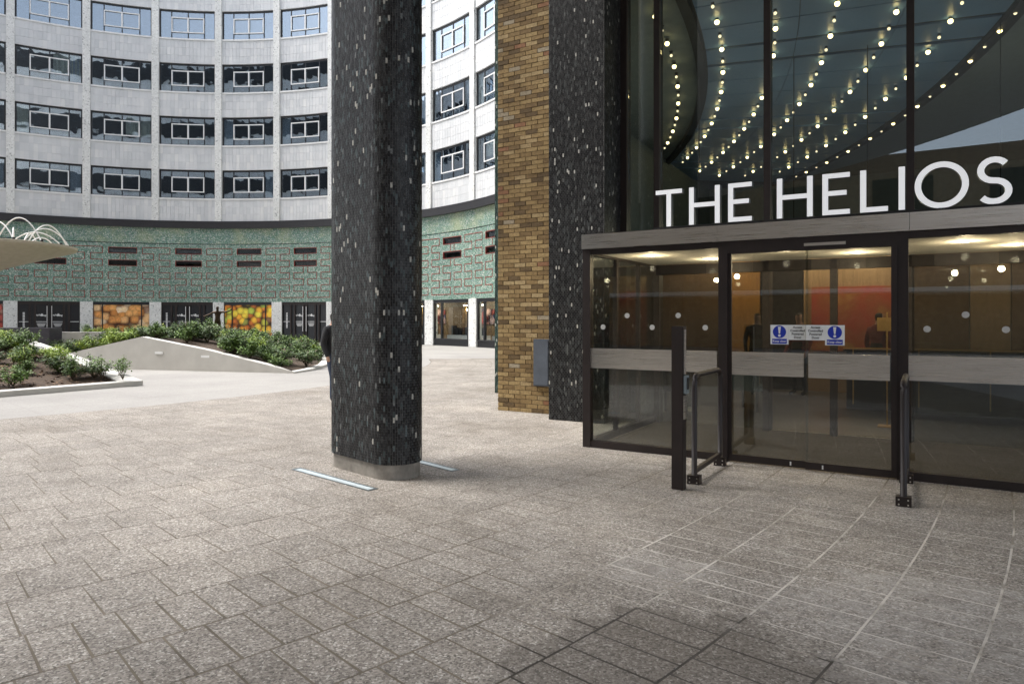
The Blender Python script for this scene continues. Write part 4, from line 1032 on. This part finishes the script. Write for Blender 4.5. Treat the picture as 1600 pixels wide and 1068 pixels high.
for lm, sm in [shrub_meshes('broad', 21), shrub_meshes('broad', 22)]:
    lm.materials.clear(); lm.materials.append(MATS['leaf_mid']); broad_mid.append((lm, sm))
SM['mid'] = broad_mid
LABS = {'broad': 'dark green small leaved shrub', 'lime': 'bright lime green feathery plant', 'sprig': 'sparse upright leafy sprig', 'mid': 'mid green leafy shrub'}
def plant(kind, p, where, sc=1.0):
    lm, sm = rg.choice(SM[kind]); o = thing('shrub', LABS[kind] + ' ' + where, 'shrub', p, rg.uniform(0, 6.28), kind + ' plants ' + where)
    o.scale = (sc, sc, sc * rg.uniform(.85, 1.15)); ob('foliage', lm, o); ob('stem', sm, o)
for p in sample(trM, 230, rg):
    kd = 'lime' if (p.x < -12.5 and rg.random() < .45) or rg.random() < .10 else ('mid' if rg.random() < .45 else 'broad')
    plant(kd, p, 'in the wedge shaped planter', rg.uniform(.8, 1.25))
for p in sample(trL, 560, rg):
    fr_ = (p.y - 14) / 6
    if rg.random() > .12 + 1.1 * max(0, fr_ - .25) or p.y < 14.4 or p.x < -19: continue
    plant(rg.choice(['lime', 'mid', 'lime', 'broad']) if p.y > 17 else rg.choice(['sprig', 'broad', 'mid']), p, 'in the mulched left planter', rg.uniform(.6, .95))
for x, y in ((-9.35, 16.55), (-9.9, 16.6), (-10.4, 16.3), (-9.7, 17.0), (-10.6, 17.3)): plant('sprig', Vector((x, y, .14)), 'at the pointed corner of the left planter', .95)
for i in range(26):
    x = rg.uniform(-20, -13.2); plant(rg.choice(['lime', 'mid', 'sprig']), Vector((x, 30.9 + rg.uniform(0, .5), .85)), 'above the low white wall', rg.uniform(.5, .9))
for i in range(22):
    x = rg.uniform(-18.8, -13.6); plant(rg.choice(['mid', 'broad', 'sprig']), Vector((x, 28.6 + rg.uniform(0, 1.0), .02)), 'in front of the low white wall', rg.uniform(.9, 1.3))
bedm = box('planting_bed', 'soil', None, -19.5, -13.2, 28.2, 30.1, -.02, .03); tag(bedm, 'dark soil bed along the foot of the low white wall', 'soil bed')
# bronze statue standing among the shrubs
stt = dict(pel=(0, 0, .95, (.14, .11)), waist=(0, .0, 1.10, (.125, .095)), chest=(0, .02, 1.34, (.165, .11)), neck=(0, .0, 1.50, .055), jaw=(.0, -.02, 1.57, .066), head=(.0, -.015, 1.655, (.078, .095)), crown=(0, 0, 1.73, (.06, .07)))
for s_, k in (('L', 1), ('R', -1)):
    stt['hip' + s_] = (.095 * k, 0, .88, .09); stt['kn' + s_] = (.11 * k, -.02, .50, .06); stt['an' + s_] = (.12 * k, .02, .085, .043); stt['toe' + s_] = (.13 * k, -.13, .03, (.04, .03)); stt['sh' + s_] = (.19 * k, .02, 1.43, .06)
stt['elL'] = (.44, -.02, 1.44, .048); stt['wrL'] = (.66, -.06, 1.52, .034); stt['haL'] = (.74, -.07, 1.60, (.022, .04))
stt['elR'] = (-.40, .0, 1.30, .048); stt['wrR'] = (-.60, -.05, 1.22, .034); stt['haR'] = (-.70, -.07, 1.20, (.022, .04))
sp_ = Vector(((340 - 800) / F * 29.5, 29.5, .72))
person('statue', 'bronze figure with outstretched arms standing among the shrubs', sp_, R_(8), stt, ['bronze'], None, 'statue', .82)
pd = box('statue_plinth', 'purple_stone', None, -.35, .35, -.3, .3, 0, .72, bev=.015); pd.location = (sp_.x, sp_.y, 0); tag(pd, 'dark stone plinth under the bronze figure', 'plinth')
# fountain disc with white loops at the courtyard centre
fo = thing('fountain_dish', 'raised round stone dish with white pipe loops on top', 'fountain', C)
bm = bmesh.new(); lathe(bm, [(.55, 0), (.42, .4), (.40, 3.3), (.7, 3.5), (2.95, 4.22), (3.0, 4.27), (3.0, 4.36), (2.85, 4.38), (.3, 4.38)], 64); finish(bm, 'dish', 'disc_stone', fo, False)
for i in range(18):
    a = 2 * pi * i / 18 + .1; rg2 = 1.0 + .25 * (i % 3); bm = bmesh.new(); hh = .45 + .22 * (i % 3)
    c_ = Vector((cos(a), sin(a), 0)); t__ = Vector((-sin(a), cos(a), 0)); pts = []
    for j in range(15):
        u_ = j / 14; rad = 2.75 - 1.5 * (1 - u_) ; pts.append(tuple(c_ * rad + t__ * (.5 * (u_ - 1)) + Vector((0, 0, 4.37 + hh * 4 * u_ * (1 - u_)))))
    tube(bm, pts, .022, 6); lp = finish(bm, 'pipe_loop', 'white_paint', fo, True)
    bm = bmesh.new(); tube(bm, [tuple(Vector(pts[-1]) - Vector((0, 0, .0))), tuple(Vector(pts[-1]) + Vector((0, 0, .09)))], .05, 8); finish(bm, 'nozzle', 'frame_black', lp)
